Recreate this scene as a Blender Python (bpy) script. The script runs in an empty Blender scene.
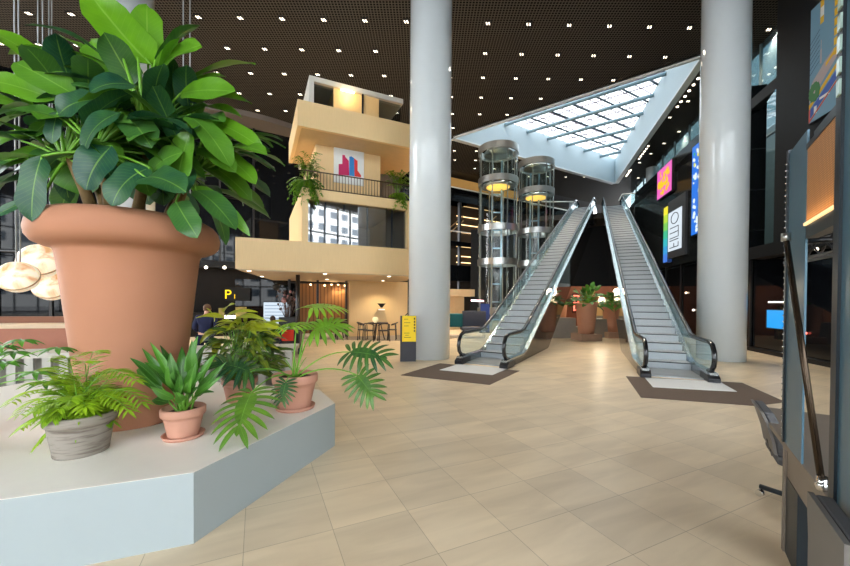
import bpy, bmesh, math, random
from mathutils import Vector, Matrix
random.seed(7)
PI = math.pi
scene = bpy.context.scene
C = scene.collection

# ------------------------------------------------------------ camera, world, exposure
F, CX, HY, EYE = 362.0, 425.0, 301.0, 1.7
cam_data = bpy.data.cameras.new('camera')
cam_data.sensor_width = 36.0
cam_data.lens = F / 850.0 * 36.0
PITCH, ROLL = 0.0122, 0.0065
cam_data.shift_y = (HY - 283.0 + F * math.tan(PITCH)) / 850.0
cam_data.clip_end = 600
cam = bpy.data.objects.new('camera', cam_data)
cam.location = (0, 0, EYE)
CAMR = Matrix.Rotation(PI / 2 - PITCH, 3, 'X') @ Matrix.Rotation(ROLL, 3, 'Z')
cam.rotation_euler = CAMR.to_euler()
C.objects.link(cam)
scene.camera = cam
scene.view_settings.view_transform = 'Standard'
scene.view_settings.look = 'None'
scene.view_settings.gamma = 1.0
scene.view_settings.use_curve_mapping = False
scene.view_settings.exposure = 1.15
scene.cycles.max_bounces = 10
scene.cycles.diffuse_bounces = 5
scene.cycles.glossy_bounces = 5
scene.cycles.transparent_max_bounces = 16
scene.cycles.caustics_reflective = False
scene.cycles.caustics_refractive = False
scene.cycles.sample_clamp_indirect = 6

world = bpy.data.worlds.new('overcast_sky')
scene.world = world
world.use_nodes = True
wn = world.node_tree.nodes
wl = world.node_tree.links
wn.clear()
wo = wn.new('ShaderNodeOutputWorld')
wb = wn.new('ShaderNodeBackground')
wtc = wn.new('ShaderNodeTexCoord')
wns = wn.new('ShaderNodeTexNoise')
wns.inputs['Scale'].default_value = 2.2
wns.inputs['Detail'].default_value = 4
wr = wn.new('ShaderNodeValToRGB')
wr.color_ramp.elements[0].position = 0.35
wr.color_ramp.elements[0].color = (0.74, 0.87, 1.0, 1)
wr.color_ramp.elements[1].position = 0.62
wr.color_ramp.elements[1].color = (1.0, 1.0, 1.0, 1)
wl.new(wtc.outputs['Generated'], wns.inputs['Vector'])
wl.new(wns.outputs['Fac'], wr.inputs['Fac'])
wl.new(wr.outputs['Color'], wb.inputs['Color'])
wb.inputs['Strength'].default_value = 6.0
wl.new(wb.outputs['Background'], wo.inputs['Surface'])


def area_portal(name, loc, rot, sx, sy):
    d = bpy.data.lights.new(name, 'AREA')
    d.shape = 'RECTANGLE'
    d.size, d.size_y = sx, sy
    d.cycles.is_portal = True
    o = bpy.data.objects.new(name, d)
    o.location, o.rotation_euler = loc, rot
    C.objects.link(o)


area_portal('street_facade_portal', (-2, -16.2, 6.9), (PI / 2, 0, 0), 48, 13.6)
area_portal('side_facade_portal', (-26.2, 10.5, 6.9), (PI / 2, 0, -PI / 2), 13, 13.6)
area_portal('skylight_portal', (11, 27.5, 16.9), (0, 0, 0), 20, 20)


# ------------------------------------------------------------ helpers
def at(px, py, Y):
    """the point of the hall at depth Y seen at frame position (px, py)"""
    d = CAMR @ Vector((px - CX, -(py - HY) + F * math.tan(PITCH), -F))
    return Vector((0, 0, EYE)) + d * (Y / d.y)


def lin(c):
    return tuple((x / 12.92 if x <= 0.04045 else ((x + 0.055) / 1.055) ** 2.4) for x in c)


def rgb(r, g, b):
    return lin((r / 255, g / 255, b / 255)) + (1.0,)


MATS = {}


def mat(name, col, rough=0.5, metal=0.0, var=0.08, scale=6.0, bump=0.0, spec=0.5, emit=0.0, ecol=None, coat=0.0, stretch=None):
    """plain principled surface whose colour drifts a little with procedural noise"""
    if name in MATS:
        return MATS[name]
    m = bpy.data.materials.new(name)
    MATS[name] = m
    m.use_nodes = True
    n, l = m.node_tree.nodes, m.node_tree.links
    p = n['Principled BSDF']
    tc = n.new('ShaderNodeTexCoord')
    mp = n.new('ShaderNodeMapping')
    if stretch:
        mp.inputs['Scale'].default_value = stretch
    ns = n.new('ShaderNodeTexNoise')
    ns.inputs['Scale'].default_value = scale
    ns.inputs['Detail'].default_value = 3
    l.new(tc.outputs['Object'], mp.inputs['Vector'])
    l.new(mp.outputs['Vector'], ns.inputs['Vector'])
    mx = n.new('ShaderNodeMix')
    mx.data_type = 'RGBA'
    c = Vector(col[:3])
    mx.inputs['A'].default_value = tuple(c * (1 - var)) + (1,)
    mx.inputs['B'].default_value = tuple(c * (1 + var)) + (1,)
    l.new(ns.outputs['Fac'], mx.inputs['Factor'])
    l.new(mx.outputs['Result'], p.inputs['Base Color'])
    p.inputs['Roughness'].default_value = rough
    p.inputs['Metallic'].default_value = metal
    p.inputs['Specular IOR Level'].default_value = spec
    p.inputs['Coat Weight'].default_value = coat
    if bump:
        b = n.new('ShaderNodeBump')
        b.inputs['Strength'].default_value = bump
        b.inputs['Distance'].default_value = 0.01
        l.new(ns.outputs['Fac'], b.inputs['Height'])
        l.new(b.outputs['Normal'], p.inputs['Normal'])
    if emit:
        p.inputs['Emission Color'].default_value = ecol or col
        p.inputs['Emission Strength'].default_value = emit
    return m


def glass_mat(name, tint, refl_rough=0.02, body=0.0, body_col=(0.5, 0.7, 0.75, 1), ior=1.5):
    """thin pane: clear with a fresnel reflection and, where wanted, a little of its own colour"""
    m = bpy.data.materials.new(name)
    MATS[name] = m
    m.use_nodes = True
    n, l = m.node_tree.nodes, m.node_tree.links
    n.clear()
    o = n.new('ShaderNodeOutputMaterial')
    t = n.new('ShaderNodeBsdfTransparent')
    t.inputs['Color'].default_value = tint
    g = n.new('ShaderNodeBsdfGlossy')
    g.inputs['Roughness'].default_value = refl_rough
    r0 = ((ior - 1) / (ior + 1)) ** 2
    lw = n.new('ShaderNodeLayerWeight')
    lw.inputs['Blend'].default_value = 0.5
    pw = n.new('ShaderNodeMath')
    pw.operation = 'POWER'
    pw.inputs[1].default_value = 5
    l.new(lw.outputs['Facing'], pw.inputs[0])
    fr = n.new('ShaderNodeMath')
    fr.operation = 'MULTIPLY_ADD'
    fr.inputs[1].default_value = 1 - 2 * r0
    fr.inputs[2].default_value = 2 * r0
    l.new(pw.outputs[0], fr.inputs[0])
    mx = n.new('ShaderNodeMixShader')
    l.new(fr.outputs[0], mx.inputs['Fac'])
    l.new(t.outputs['BSDF'], mx.inputs[1])
    l.new(g.outputs['BSDF'], mx.inputs[2])
    last = mx
    if body:
        d = n.new('ShaderNodeBsdfDiffuse')
        d.inputs['Color'].default_value = body_col
        m2 = n.new('ShaderNodeMixShader')
        m2.inputs['Fac'].default_value = body
        l.new(mx.outputs['Shader'], m2.inputs[1])
        l.new(d.outputs['BSDF'], m2.inputs[2])
        last = m2
    l.new(last.outputs['Shader'], o.inputs['Surface'])
    return m


ORG = {}


class MB:
    """collects shapes and links them as ONE mesh object"""

    def __init__(self):
        self.v, self.f, self.mi, self.uv, self.tone, self.sm = [], [], [], [], [], []

    def add(self, vs, fs, mi=0, uvs=None, tone=0.5, smooth=False):
        b = len(self.v)
        self.v += [Vector(v) for v in vs]
        self.uv += uvs if uvs else [(0, 0)] * len(vs)
        self.tone += [tone] * len(vs)
        for f in fs:
            self.f.append([b + i for i in f])
            self.mi.append(mi)
            self.sm.append(smooth)
        return self

    def box(self, c, s, rz=0.0, mi=0, tilt=None):
        x, y, z = s[0] / 2, s[1] / 2, s[2] / 2
        R = Matrix.Rotation(rz, 3, 'Z')
        if tilt:
            R = R @ Matrix.Rotation(tilt[1], 3, tilt[0])
        vs = [Vector(c) + R @ Vector((i * x, j * y, k * z)) for i in (-1, 1) for j in (-1, 1) for k in (-1, 1)]
        return self.add(vs, [(0, 1, 3, 2), (4, 6, 7, 5), (0, 4, 5, 1), (2, 3, 7, 6), (0, 2, 6, 4), (1, 5, 7, 3)], mi)

    def hexa(self, a, b, mi=0):
        """block between bottom/front ring a (4 points) and ring b (4 points)"""
        return self.add(list(a) + list(b), [(3, 2, 1, 0), (4, 5, 6, 7), (0, 1, 5, 4), (1, 2, 6, 5), (2, 3, 7, 6), (3, 0, 4, 7)], mi)

    def prism(self, poly, z0, z1, mi=0):
        n = len(poly)
        vs = [(x, y, z0) for x, y in poly] + [(x, y, z1) for x, y in poly]
        fs = [tuple(range(n - 1, -1, -1)), tuple(range(n, 2 * n))] + [(i, (i + 1) % n, n + (i + 1) % n, n + i) for i in range(n)]
        return self.add(vs, fs, mi)

    def extrude(self, pts, vec, mi=0):
        n = len(pts)
        vec = Vector(vec)
        vs = [Vector(p) for p in pts] + [Vector(p) + vec for p in pts]
        fs = [tuple(range(n - 1, -1, -1)), tuple(range(n, 2 * n))] + [(i, (i + 1) % n, n + (i + 1) % n, n + i) for i in range(n)]
        return self.add(vs, fs, mi)

    def slab(self, p0, p1, z0, z1, th, side=1, mi=0):
        """upright wall from p0 to p1 (plan), thickness th to the left (side=1) or right"""
        p0, p1 = Vector(p0), Vector(p1)
        d = (p1 - p0).normalized()
        nn = Vector((-d.y, d.x)) * th * side
        poly = [p0, p1, p1 + nn, p0 + nn]
        return self.prism([(p.x, p.y) for p in poly], z0, z1, mi)

    def tube(self, pts, r, n=8, mi=0, cap=True, radii=None, tone=0.5):
        pts = [Vector(p) for p in pts]
        rings, prev = [], None
        for i, p in enumerate(pts):
            a = pts[max(i - 1, 0)]
            b = pts[min(i + 1, len(pts) - 1)]
            t = (b - a).normalized()
            if prev is None:
                up = Vector((0, 0, 1)) if abs(t.z) < 0.9 else Vector((1, 0, 0))
                x = t.cross(up).normalized()
            else:
                x = (prev - t * prev.dot(t)).normalized()
            prev = x
            y = t.cross(x)
            rr = radii[i] if radii else r
            rings.append([p + (x * math.cos(2 * PI * k / n) + y * math.sin(2 * PI * k / n)) * rr for k in range(n)])
        vs = [v for g in rings for v in g]
        fs = []
        for i in range(len(rings) - 1):
            for k in range(n):
                fs.append((i * n + k, i * n + (k + 1) % n, (i + 1) * n + (k + 1) % n, (i + 1) * n + k))
        self.add(vs, fs, mi, None, tone, True)
        if cap:
            b = len(self.v) - len(vs)
            self.f.append([b + k for k in range(n - 1, -1, -1)])
            self.f.append([b + (len(rings) - 1) * n + k for k in range(n)])
            self.mi += [mi, mi]
            self.sm += [False, False]
        return self

    def lathe(self, prof, c=(0, 0, 0), n=32, mi=0, close=True, smooth=True):
        c = Vector(c)
        vs, fs = [], []
        for r, z in prof:
            for k in range(n):
                a = 2 * PI * k / n
                vs.append(c + Vector((r * math.cos(a), r * math.sin(a), z)))
        for i in range(len(prof) - 1):
            for k in range(n):
                fs.append((i * n + k, i * n + (k + 1) % n, (i + 1) * n + (k + 1) % n, (i + 1) * n + k))
        if close:
            if prof[0][0] > 1e-4:
                fs.append(tuple(range(n - 1, -1, -1)))
            if prof[-1][0] > 1e-4:
                fs.append(tuple((len(prof) - 1) * n + k for k in range(n)))
        return self.add(vs, fs, mi, None, 0.5, smooth)

    def ball(self, c, r, n=12, mi=0, sc=(1, 1, 1)):
        prof_n = max(6, n // 2)
        vs, fs = [], []
        for i in range(prof_n + 1):
            th = PI * i / prof_n
            for k in range(n):
                a = 2 * PI * k / n
                vs.append(Vector(c) + Vector((r * sc[0] * math.sin(th) * math.cos(a), r * sc[1] * math.sin(th) * math.sin(a), -r * sc[2] * math.cos(th))))
        for i in range(prof_n):
            for k in range(n):
                fs.append((i * n + k, i * n + (k + 1) % n, (i + 1) * n + (k + 1) % n, (i + 1) * n + k))
        return self.add(vs, fs, mi, None, 0.5, True)

    def quad(self, a, b, c, d, mi=0):
        return self.add([a, b, c, d], [(0, 1, 2, 3)], mi, [(0, 0), (1, 0), (1, 1), (0, 1)])

    def build(self, name, m, parent=None, bevel=0.0, kind=None, label=None, clean=True):
        me = bpy.data.meshes.new(name)
        off = ORG.get(parent.name, Vector((0, 0, 0))) if parent is not None else Vector((0, 0, 0))
        me.from_pydata([v - off for v in self.v], [], self.f)
        ms = m if isinstance(m, (list, tuple)) else [m]
        for x in ms:
            me.materials.append(x)
        me.polygons.foreach_set('material_index', self.mi)
        me.polygons.foreach_set('use_smooth', self.sm)
        uvl = me.uv_layers.new(name='UVMap')
        for lp in me.loops:
            uvl.data[lp.index].uv = self.uv[lp.vertex_index]
        at_ = me.attributes.new('tone', 'FLOAT', 'POINT')
        at_.data.foreach_set('value', self.tone)
        if clean:
            bm = bmesh.new()
            bm.from_mesh(me)
            bmesh.ops.remove_doubles(bm, verts=bm.verts, dist=1e-5)
            bmesh.ops.recalc_face_normals(bm, faces=bm.faces)
            bm.to_mesh(me)
            bm.free()
        o = bpy.data.objects.new(name, me)
        C.objects.link(o)
        if parent is not None:
            o.parent = parent
            ORG[o.name] = off
        if bevel:
            bv = o.modifiers.new('edge', 'BEVEL')
            bv.width = bevel
            bv.segments = 2
            bv.limit_method = 'ANGLE'
        if kind:
            o['kind'] = kind
        if label:
            o['label'] = label
        return o


def tag(o, label, cat, group=None, kind=None):
    o['label'] = label
    o['category'] = cat
    if group:
        o['group'] = group
    if kind:
        o['kind'] = kind
    return o


def thing(name, label, cat, loc=(0, 0, 0), group=None, kind=None):
    o = bpy.data.objects.new(name, None)
    o.empty_display_size = 0.1
    C.objects.link(o)
    o.location = loc
    ORG[o.name] = Vector(loc)
    return tag(o, label, cat, group, kind)


def kids(o):
    return [c for c in C.objects if c.parent == o]


def copy_tree(o, loc, rz=0.0, label=None, top=True):
    c = o.copy()
    C.objects.link(c)
    if top:
        c.location = loc
        c.rotation_euler = (0, 0, rz)
        if label:
            c['label'] = label
    for ch in kids(o):
        d = copy_tree(ch, None, top=False)
        d.parent = c
    return c


def struct(mb, name, m, bevel=0.0):
    return mb.build(name, m, None, bevel, 'structure')


def ordinal(n):
    w = ['first', 'second', 'third', 'fourth', 'fifth', 'sixth', 'seventh', 'eighth', 'ninth', 'tenth', 'eleventh', 'twelfth',
         'thirteenth', 'fourteenth', 'fifteenth', 'sixteenth', 'seventeenth', 'eighteenth', 'nineteenth', 'twentieth',
         'twenty-first', 'twenty-second', 'twenty-third', 'twenty-fourth', 'twenty-fifth', 'twenty-sixth', 'twenty-seventh',
         'twenty-eighth', 'twenty-ninth', 'thirtieth']
    return w[n]


def text(body, size, parent_pt, right, up, m, name, parent, depth=0.004):
    """lettering as a real mesh lying in the plane right/up, lower left corner at parent_pt"""
    cu = bpy.data.curves.new(name, 'FONT')
    cu.body = body
    cu.size = size
    cu.extrude = depth
    cu.materials.append(m)
    tmp = bpy.data.objects.new(name, cu)
    C.objects.link(tmp)
    bpy.context.view_layer.update()
    me = bpy.data.meshes.new_from_object(tmp.evaluated_get(bpy.context.evaluated_depsgraph_get()))
    bpy.data.objects.remove(tmp)
    o = bpy.data.objects.new(name, me)
    C.objects.link(o)
    r = Vector(right).normalized()
    u = Vector(up).normalized()
    nn = r.cross(u)
    M = Matrix((r, u, nn)).transposed().to_4x4()
    off = ORG.get(parent.name, Vector((0, 0, 0)))
    M.translation = Vector(parent_pt) - off
    o.parent = parent
    o.matrix_local = M
    ORG[o.name] = off
    return o


# ------------------------------------------------------------ shared materials
M_white = mat('white_plaster', rgb(226, 230, 230), 0.6, var=0.03)
M_blackglass = mat('black_glass', (0.005, 0.006, 0.008, 1), 0.03, var=0.2, spec=0.28)
M_black = mat('black_panel', (0.010, 0.010, 0.011, 1), 0.5, var=0.2, spec=0.25)
M_blackmetal = mat('black_metal', (0.02, 0.02, 0.022, 1), 0.35, 0.3)
M_steel = mat('brushed_steel', (0.46, 0.47, 0.46, 1), 0.28, 0.9, 0.1, 20, stretch=(1, 1, 12))
M_chrome = mat('chrome', (0.8, 0.8, 0.8, 1), 0.08, 1.0, 0.02)
M_wood = mat('birch_panel', rgb(233, 203, 152), 0.5, var=0.07, scale=9, stretch=(6, 6, 0.35))
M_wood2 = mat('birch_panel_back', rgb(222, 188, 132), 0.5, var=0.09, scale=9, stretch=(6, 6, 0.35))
M_terra = mat('terracotta', rgb(196, 140, 110), 0.65, var=0.07, scale=5, bump=0.1)
M_terra_big = mat('terracotta_matt', rgb(176, 124, 96), 0.65, var=0.05, scale=2.5, spec=0.2)
M_soil = mat('potting_soil', rgb(62, 44, 32), 0.95, var=0.5, scale=60, bump=1.0)
M_stem = mat('green_stem', rgb(110, 165, 50), 0.45, var=0.15)
M_trunk = mat('plant_trunk', rgb(120, 95, 55), 0.8, var=0.3, scale=30, bump=0.6)
M_column = mat('column_lacquer', rgb(206, 213, 216), 0.06, var=0.02, spec=0.5, scale=3)
M_glass = glass_mat('clear_glass', (0.93, 0.97, 0.96, 1))
M_glass_green = glass_mat('lift_glass', (0.93, 0.985, 0.97, 1), ior=1.3)
M_glass_bal = glass_mat('balustrade_glass', (0.80, 0.93, 0.95, 1), body=0.22, body_col=(0.42, 0.72, 0.82, 1))
M_glass_dark = glass_mat('dark_glass', (0.30, 0.36, 0.38, 1), ior=1.7)


def mat_floor():
    m = bpy.data.materials.new('stone_tiles')
    m.use_nodes = True
    n, l = m.node_tree.nodes, m.node_tree.links
    p = n['Principled BSDF']
    tc = n.new('ShaderNodeTexCoord')
    mp = n.new('ShaderNodeMapping')
    mp.vector_type = 'TEXTURE'
    mp.inputs['Rotation'].default_value = (0, 0, math.radians(24.9))
    l.new(tc.outputs['Object'], mp.inputs['Vector'])
    sh = n.new('ShaderNodeVectorMath')
    sh.operation = 'ADD'
    sh.inputs[1].default_value = (-1.108 + 59.5, -1.6 + 55.0, 0)
    l.new(mp.outputs['Vector'], sh.inputs[0])
    br = n.new('ShaderNodeTexBrick')
    br.offset = 0.0
    br.squash = 1.0
    br.inputs['Scale'].default_value = 1.0
    br.inputs['Brick Width'].default_value = 0.595
    br.inputs['Row Height'].default_value = 0.55
    br.inputs['Mortar Size'].default_value = 0.0028
    br.inputs['Mortar Smooth'].default_value = 0.3
    br.inputs['Color1'].default_value = rgb(230, 210, 178)
    br.inputs['Color2'].default_value = rgb(217, 198, 168)
    br.inputs['Mortar'].default_value = rgb(182, 162, 134)
    l.new(sh.outputs['Vector'], br.inputs['Vector'])
    st = n.new('ShaderNodeMapping')
    st.inputs['Scale'].default_value = (1.0, 5.0, 1)
    l.new(sh.outputs['Vector'], st.inputs['Vector'])
    ns = n.new('ShaderNodeTexNoise')
    ns.inputs['Scale'].default_value = 0.9
    ns.inputs['Detail'].default_value = 6
    ns.inputs['Distortion'].default_value = 0.6
    l.new(st.outputs['Vector'], ns.inputs['Vector'])
    mx = n.new('ShaderNodeMix')
    mx.data_type = 'RGBA'
    mx.blend_type = 'MULTIPLY'
    mx.inputs['Factor'].default_value = 1.0
    rp = n.new('ShaderNodeValToRGB')
    rp.color_ramp.elements[0].position = 0.3
    rp.color_ramp.elements[0].color = (0.86, 0.84, 0.82, 1)
    rp.color_ramp.elements[1].position = 0.65
    rp.color_ramp.elements[1].color = (1.04, 1.04, 1.04, 1)
    l.new(ns.outputs['Fac'], rp.inputs['Fac'])
    l.new(br.outputs['Color'], mx.inputs['A'])
    l.new(rp.outputs['Color'], mx.inputs['B'])
    l.new(mx.outputs['Result'], p.inputs['Base Color'])
    p.inputs['Roughness'].default_value = 0.32
    p.inputs['Specular IOR Level'].default_value = 0.35
    return m


def mat_ceiling():
    """black metal sheets punched with a close square grid of holes"""
    m = bpy.data.materials.new('perforated_metal')
    m.use_nodes = True
    n, l = m.node_tree.nodes, m.node_tree.links
    p = n['Principled BSDF']
    tc = n.new('ShaderNodeTexCoord')
    mp = n.new('ShaderNodeMapping')
    mp.inputs['Scale'].default_value = (7.6, 7.6, 1)
    l.new(tc.outputs['Object'], mp.inputs['Vector'])
    fr = n.new('ShaderNodeVectorMath')
    fr.operation = 'FRACTION'
    l.new(mp.outputs['Vector'], fr.inputs[0])
    sb = n.new('ShaderNodeVectorMath')
    sb.operation = 'SUBTRACT'
    sb.inputs[1].default_value = (0.5, 0.5, 0)
    l.new(fr.outputs['Vector'], sb.inputs[0])
    ab = n.new('ShaderNodeVectorMath')
    ab.operation = 'ABSOLUTE'
    l.new(sb.outputs['Vector'], ab.inputs[0])
    sx = n.new('ShaderNodeSeparateXYZ')
    l.new(ab.outputs['Vector'], sx.inputs[0])
    mm = n.new('ShaderNodeMath')
    mm.operation = 'MAXIMUM'
    l.new(sx.outputs['X'], mm.inputs[0])
    l.new(sx.outputs['Y'], mm.inputs[1])
    gt = n.new('ShaderNodeMath')
    gt.operation = 'GREATER_THAN'
    gt.inputs[1].default_value = 0.34
    l.new(mm.outputs['Value'], gt.inputs[0])
    mx = n.new('ShaderNodeMix')
    mx.data_type = 'RGBA'
    mx.inputs['A'].default_value = (0.007, 0.0065, 0.006, 1)
    mx.inputs['B'].default_value = (0.085, 0.075, 0.065, 1)
    l.new(gt.outputs['Value'], mx.inputs['Factor'])
    l.new(mx.outputs['Result'], p.inputs['Base Color'])
    p.inputs['Roughness'].default_value = 0.7
    p.inputs['Specular IOR Level'].default_value = 0.05
    return m


def mat_grid(name, base, line, sx, sz, w, rough=0.5, axis='Object', emit=0.0):
    """flat sheet with a fine line grid: panel joints, facade grids"""
    m = bpy.data.materials.new(name)
    m.use_nodes = True
    n, l = m.node_tree.nodes, m.node_tree.links
    p = n['Principled BSDF']
    tc = n.new('ShaderNodeTexCoord')
    sp = n.new('ShaderNodeSeparateXYZ')
    l.new(tc.outputs[axis], sp.inputs[0])
    outs = []
    for ax, s in (('X', sx), ('Z', sz)):
        d = n.new('ShaderNodeMath')
        d.operation = 'DIVIDE'
        d.inputs[1].default_value = s
        l.new(sp.outputs[ax], d.inputs[0])
        f = n.new('ShaderNodeMath')
        f.operation = 'FRACT'
        l.new(d.outputs[0], f.inputs[0])
        g = n.new('ShaderNodeMath')
        g.operation = 'LESS_THAN'
        g.inputs[1].default_value = w / s
        l.new(f.outputs[0], g.inputs[0])
        outs.append(g)
    mm = n.new('ShaderNodeMath')
    mm.operation = 'MAXIMUM'
    l.new(outs[0].outputs[0], mm.inputs[0])
    l.new(outs[1].outputs[0], mm.inputs[1])
    mx = n.new('ShaderNodeMix')
    mx.data_type = 'RGBA'
    mx.inputs['A'].default_value = base
    mx.inputs['B'].default_value = line
    l.new(mm.outputs[0], mx.inputs['Factor'])
    l.new(mx.outputs['Result'], p.inputs['Base Color'])
    p.inputs['Roughness'].default_value = rough
    return m


def mat_leaf(name, dark, bright, vein, rough=0.38, trans=0.25):
    """leaf: each leaf has its own age colour (tone), paler midrib and side veins along its uv"""
    m = bpy.data.materials.new(name)
    m.use_nodes = True
    n, l = m.node_tree.nodes, m.node_tree.links
    p = n['Principled BSDF']
    out = n['Material Output']
    a = n.new('ShaderNodeAttribute')
    a.attribute_name = 'tone'
    ns = n.new('ShaderNodeTexNoise')
    ns.inputs['Scale'].default_value = 7
    tc = n.new('ShaderNodeTexCoord')
    l.new(tc.outputs['Object'], ns.inputs['Vector'])
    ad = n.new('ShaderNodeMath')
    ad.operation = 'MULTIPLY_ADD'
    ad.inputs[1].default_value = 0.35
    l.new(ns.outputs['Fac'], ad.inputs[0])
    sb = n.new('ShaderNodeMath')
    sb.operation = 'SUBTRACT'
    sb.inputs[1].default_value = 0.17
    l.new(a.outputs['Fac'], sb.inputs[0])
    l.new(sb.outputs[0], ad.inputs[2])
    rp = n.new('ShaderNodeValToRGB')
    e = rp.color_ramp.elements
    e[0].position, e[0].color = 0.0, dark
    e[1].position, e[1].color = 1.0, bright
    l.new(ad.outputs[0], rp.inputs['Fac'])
    sp = n.new('ShaderNodeSeparateXYZ')
    l.new(tc.outputs['UV'], sp.inputs[0])
    s1 = n.new('ShaderNodeMath')
    s1.operation = 'SUBTRACT'
    s1.inputs[1].default_value = 0.5
    l.new(sp.outputs['X'], s1.inputs[0])
    s2 = n.new('ShaderNodeMath')
    s2.operation = 'ABSOLUTE'
    l.new(s1.outputs[0], s2.inputs[0])
    mid = n.new('ShaderNodeMath')
    mid.operation = 'LESS_THAN'
    mid.inputs[1].default_value = 0.022
    l.new(s2.outputs[0], mid.inputs[0])
    v1 = n.new('ShaderNodeMath')
    v1.operation = 'MULTIPLY_ADD'
    v1.inputs[1].default_value = -0.35
    l.new(s2.outputs[0], v1.inputs[0])
    l.new(sp.outputs['Y'], v1.inputs[2])
    v2 = n.new('ShaderNodeMath')
    v2.operation = 'MULTIPLY'
    v2.inputs[1].default_value = 14
    l.new(v1.outputs[0], v2.inputs[0])
    v3 = n.new('ShaderNodeMath')
    v3.operation = 'FRACT'
    l.new(v2.outputs[0], v3.inputs[0])
    v4 = n.new('ShaderNodeMath')
    v4.operation = 'LESS_THAN'
    v4.inputs[1].default_value = 0.1
    l.new(v3.outputs[0], v4.inputs[0])
    v5 = n.new('ShaderNodeMath')
    v5.operation = 'MULTIPLY'
    v5.inputs[1].default_value = 0.25
    l.new(v4.outputs[0], v5.inputs[0])
    vm = n.new('ShaderNodeMath')
    vm.operation = 'MAXIMUM'
    l.new(mid.outputs[0], vm.inputs[0])
    l.new(v5.outputs[0], vm.inputs[1])
    vs = n.new('ShaderNodeMath')
    vs.operation = 'MULTIPLY'
    vs.inputs[1].default_value = 0.5
    l.new(vm.outputs[0], vs.inputs[0])
    mx = n.new('ShaderNodeMix')
    mx.data_type = 'RGBA'
    mx.inputs['B'].default_value = vein
    l.new(rp.outputs['Color'], mx.inputs['A'])
    l.new(vs.outputs[0], mx.inputs['Factor'])
    l.new(mx.outputs['Result'], p.inputs['Base Color'])
    p.inputs['Roughness'].default_value = rough
    p.inputs['Specular IOR Level'].default_value = 0.45
    tr = n.new('ShaderNodeBsdfTranslucent')
    l.new(mx.outputs['Result'], tr.inputs['Color'])
    ms = n.new('ShaderNodeMixShader')
    ms.inputs['Fac'].default_value = trans
    l.new(p.outputs['BSDF'], ms.inputs[1])
    l.new(tr.outputs['BSDF'], ms.inputs[2])
    l.new(ms.outputs['Shader'], out.inputs['Surface'])
    return m
# ============================================================ THE SETTING
CEIL = 13.9
struct(MB().quad((-30, -10, 0), (32, -10, 0), (32, 60, 0), (-30, 60, 0)), 'floor', mat_floor())
struct(MB().prism([(-7.6, 16.05), (0.6, 15.2), (2.2, 18.2), (-9, 20.2)], 0.0, 0.006), 'floor_carpet', mat('grey_carpet', rgb(150, 138, 124), 0.9, var=0.25, scale=40))

T1, T2, T3 = Vector((2.1, 27.1)), Vector((13.6, 18.1)), Vector((19.3, 37.1))


def right_edge(y):
    return 10.9 + 0.3 * y


M_ceil = mat_ceiling()
# ceiling sheet with the triangular skylight opening cut out of it
E0, E1, E2, E3, E4, E5 = (-26, -16), (26, -16), (25.1, 47.5), (2.6, 34.0), (-12, 25.3), (-26, 17)
cb = MB()
CZ = CEIL
pts = [E0, E1, (26, 6), (right_edge(6.0), 6), (right_edge(18.6), 18.6), E2, E3, E4, E5, T1[:], T2[:], T3[:]]
cb.add([(x, y, CZ) for x, y in pts], [(0, 1, 2, 3), (0, 3, 10, 9), (3, 4, 10), (4, 5, 11, 10), (5, 6, 9, 11), (6, 7, 9), (7, 8, 0, 9)])
struct(cb, 'ceiling', M_ceil)
struct(MB().box((0, -16.3, 14.3), (54, 0.5, 0.8)), 'trim_1', M_black)

# skylight well
WT = 16.4
wb_ = MB()
for a, b in ((T2, T3), (T3, T1), (T1, T2)):
    d = (b - a).normalized()
    nn = Vector((d.y, -d.x)) * 0.25
    wb_.prism([tuple(a), tuple(b), tuple(b + nn), tuple(a + nn)], CEIL, WT)
struct(wb_, 'wall_skylight', mat('well_paint', rgb(196, 210, 216), 0.6, var=0.03))
rim = MB()
for a, b in ((T2, T3), (T3, T1), (T1, T2)):
    d = (b - a).normalized()
    nn = Vector((d.y, -d.x))
    wd = 0.12 if a == T1 else 0.35
    p = [a + nn * -0.02, b + nn * -0.02, b + nn * wd, a + nn * wd]
    rim.prism([tuple(q) for q in p], CEIL - 0.1, CEIL)
struct(rim, 'trim_2', M_white)

sky = MB()
M_beam = mat('painted_beam', rgb(140, 165, 175), 0.45, 0.0, 0.05)
nb = 8
for k in range(1, nb):
    q = k / nb
    a = T1 + (T3 - T1) * q
    b = T2 + (T3 - T2) * q
    sky.tube([(a.x, a.y, WT - 0.35), (b.x, b.y, WT - 0.35)], 0.13, 10)
struct(sky, 'trim_3', M_beam)
sky = MB()
M_beam2 = mat('dark_purlin', rgb(70, 82, 90), 0.5, 0.2, 0.05)
for k in range(1, 9):
    q = k / 9
    a = T2 + (T1 - T2) * q
    b = T2 + (T3 - T2) * 0
    s = T3 - T1
    # runs along the T1-T3 side until it meets the T2-T3 side
    b = a + s * (1 - q) if False else a + s * q
    sky.tube([(a.x, a.y, WT - 0.1), (b.x, b.y, WT - 0.1)], 0.07, 6)
struct(sky, 'trim_4', M_beam2)
gl = MB().add([(T1.x, T1.y, WT + 0.02), (T2.x, T2.y, WT + 0.02), (T3.x, T3.y, WT + 0.02)], [(0, 1, 2)])
struct(gl, 'window_skylight', glass_mat('tinted_roof_glass', (0.26, 0.28, 0.285, 1)))
bars = MB()
for k in range(1, 15):
    q = k / 15
    a, b = T1 + (T3 - T1) * q, T2 + (T3 - T2) * q
    bars.tube([(a.x, a.y, WT), (b.x, b.y, WT)], 0.045, 4)
    a = T2 + (T1 - T2) * q
    b = a + (T3 - T1) * q
    bars.tube([(a.x, a.y, WT), (b.x, b.y, WT)], 0.045, 4)
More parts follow.
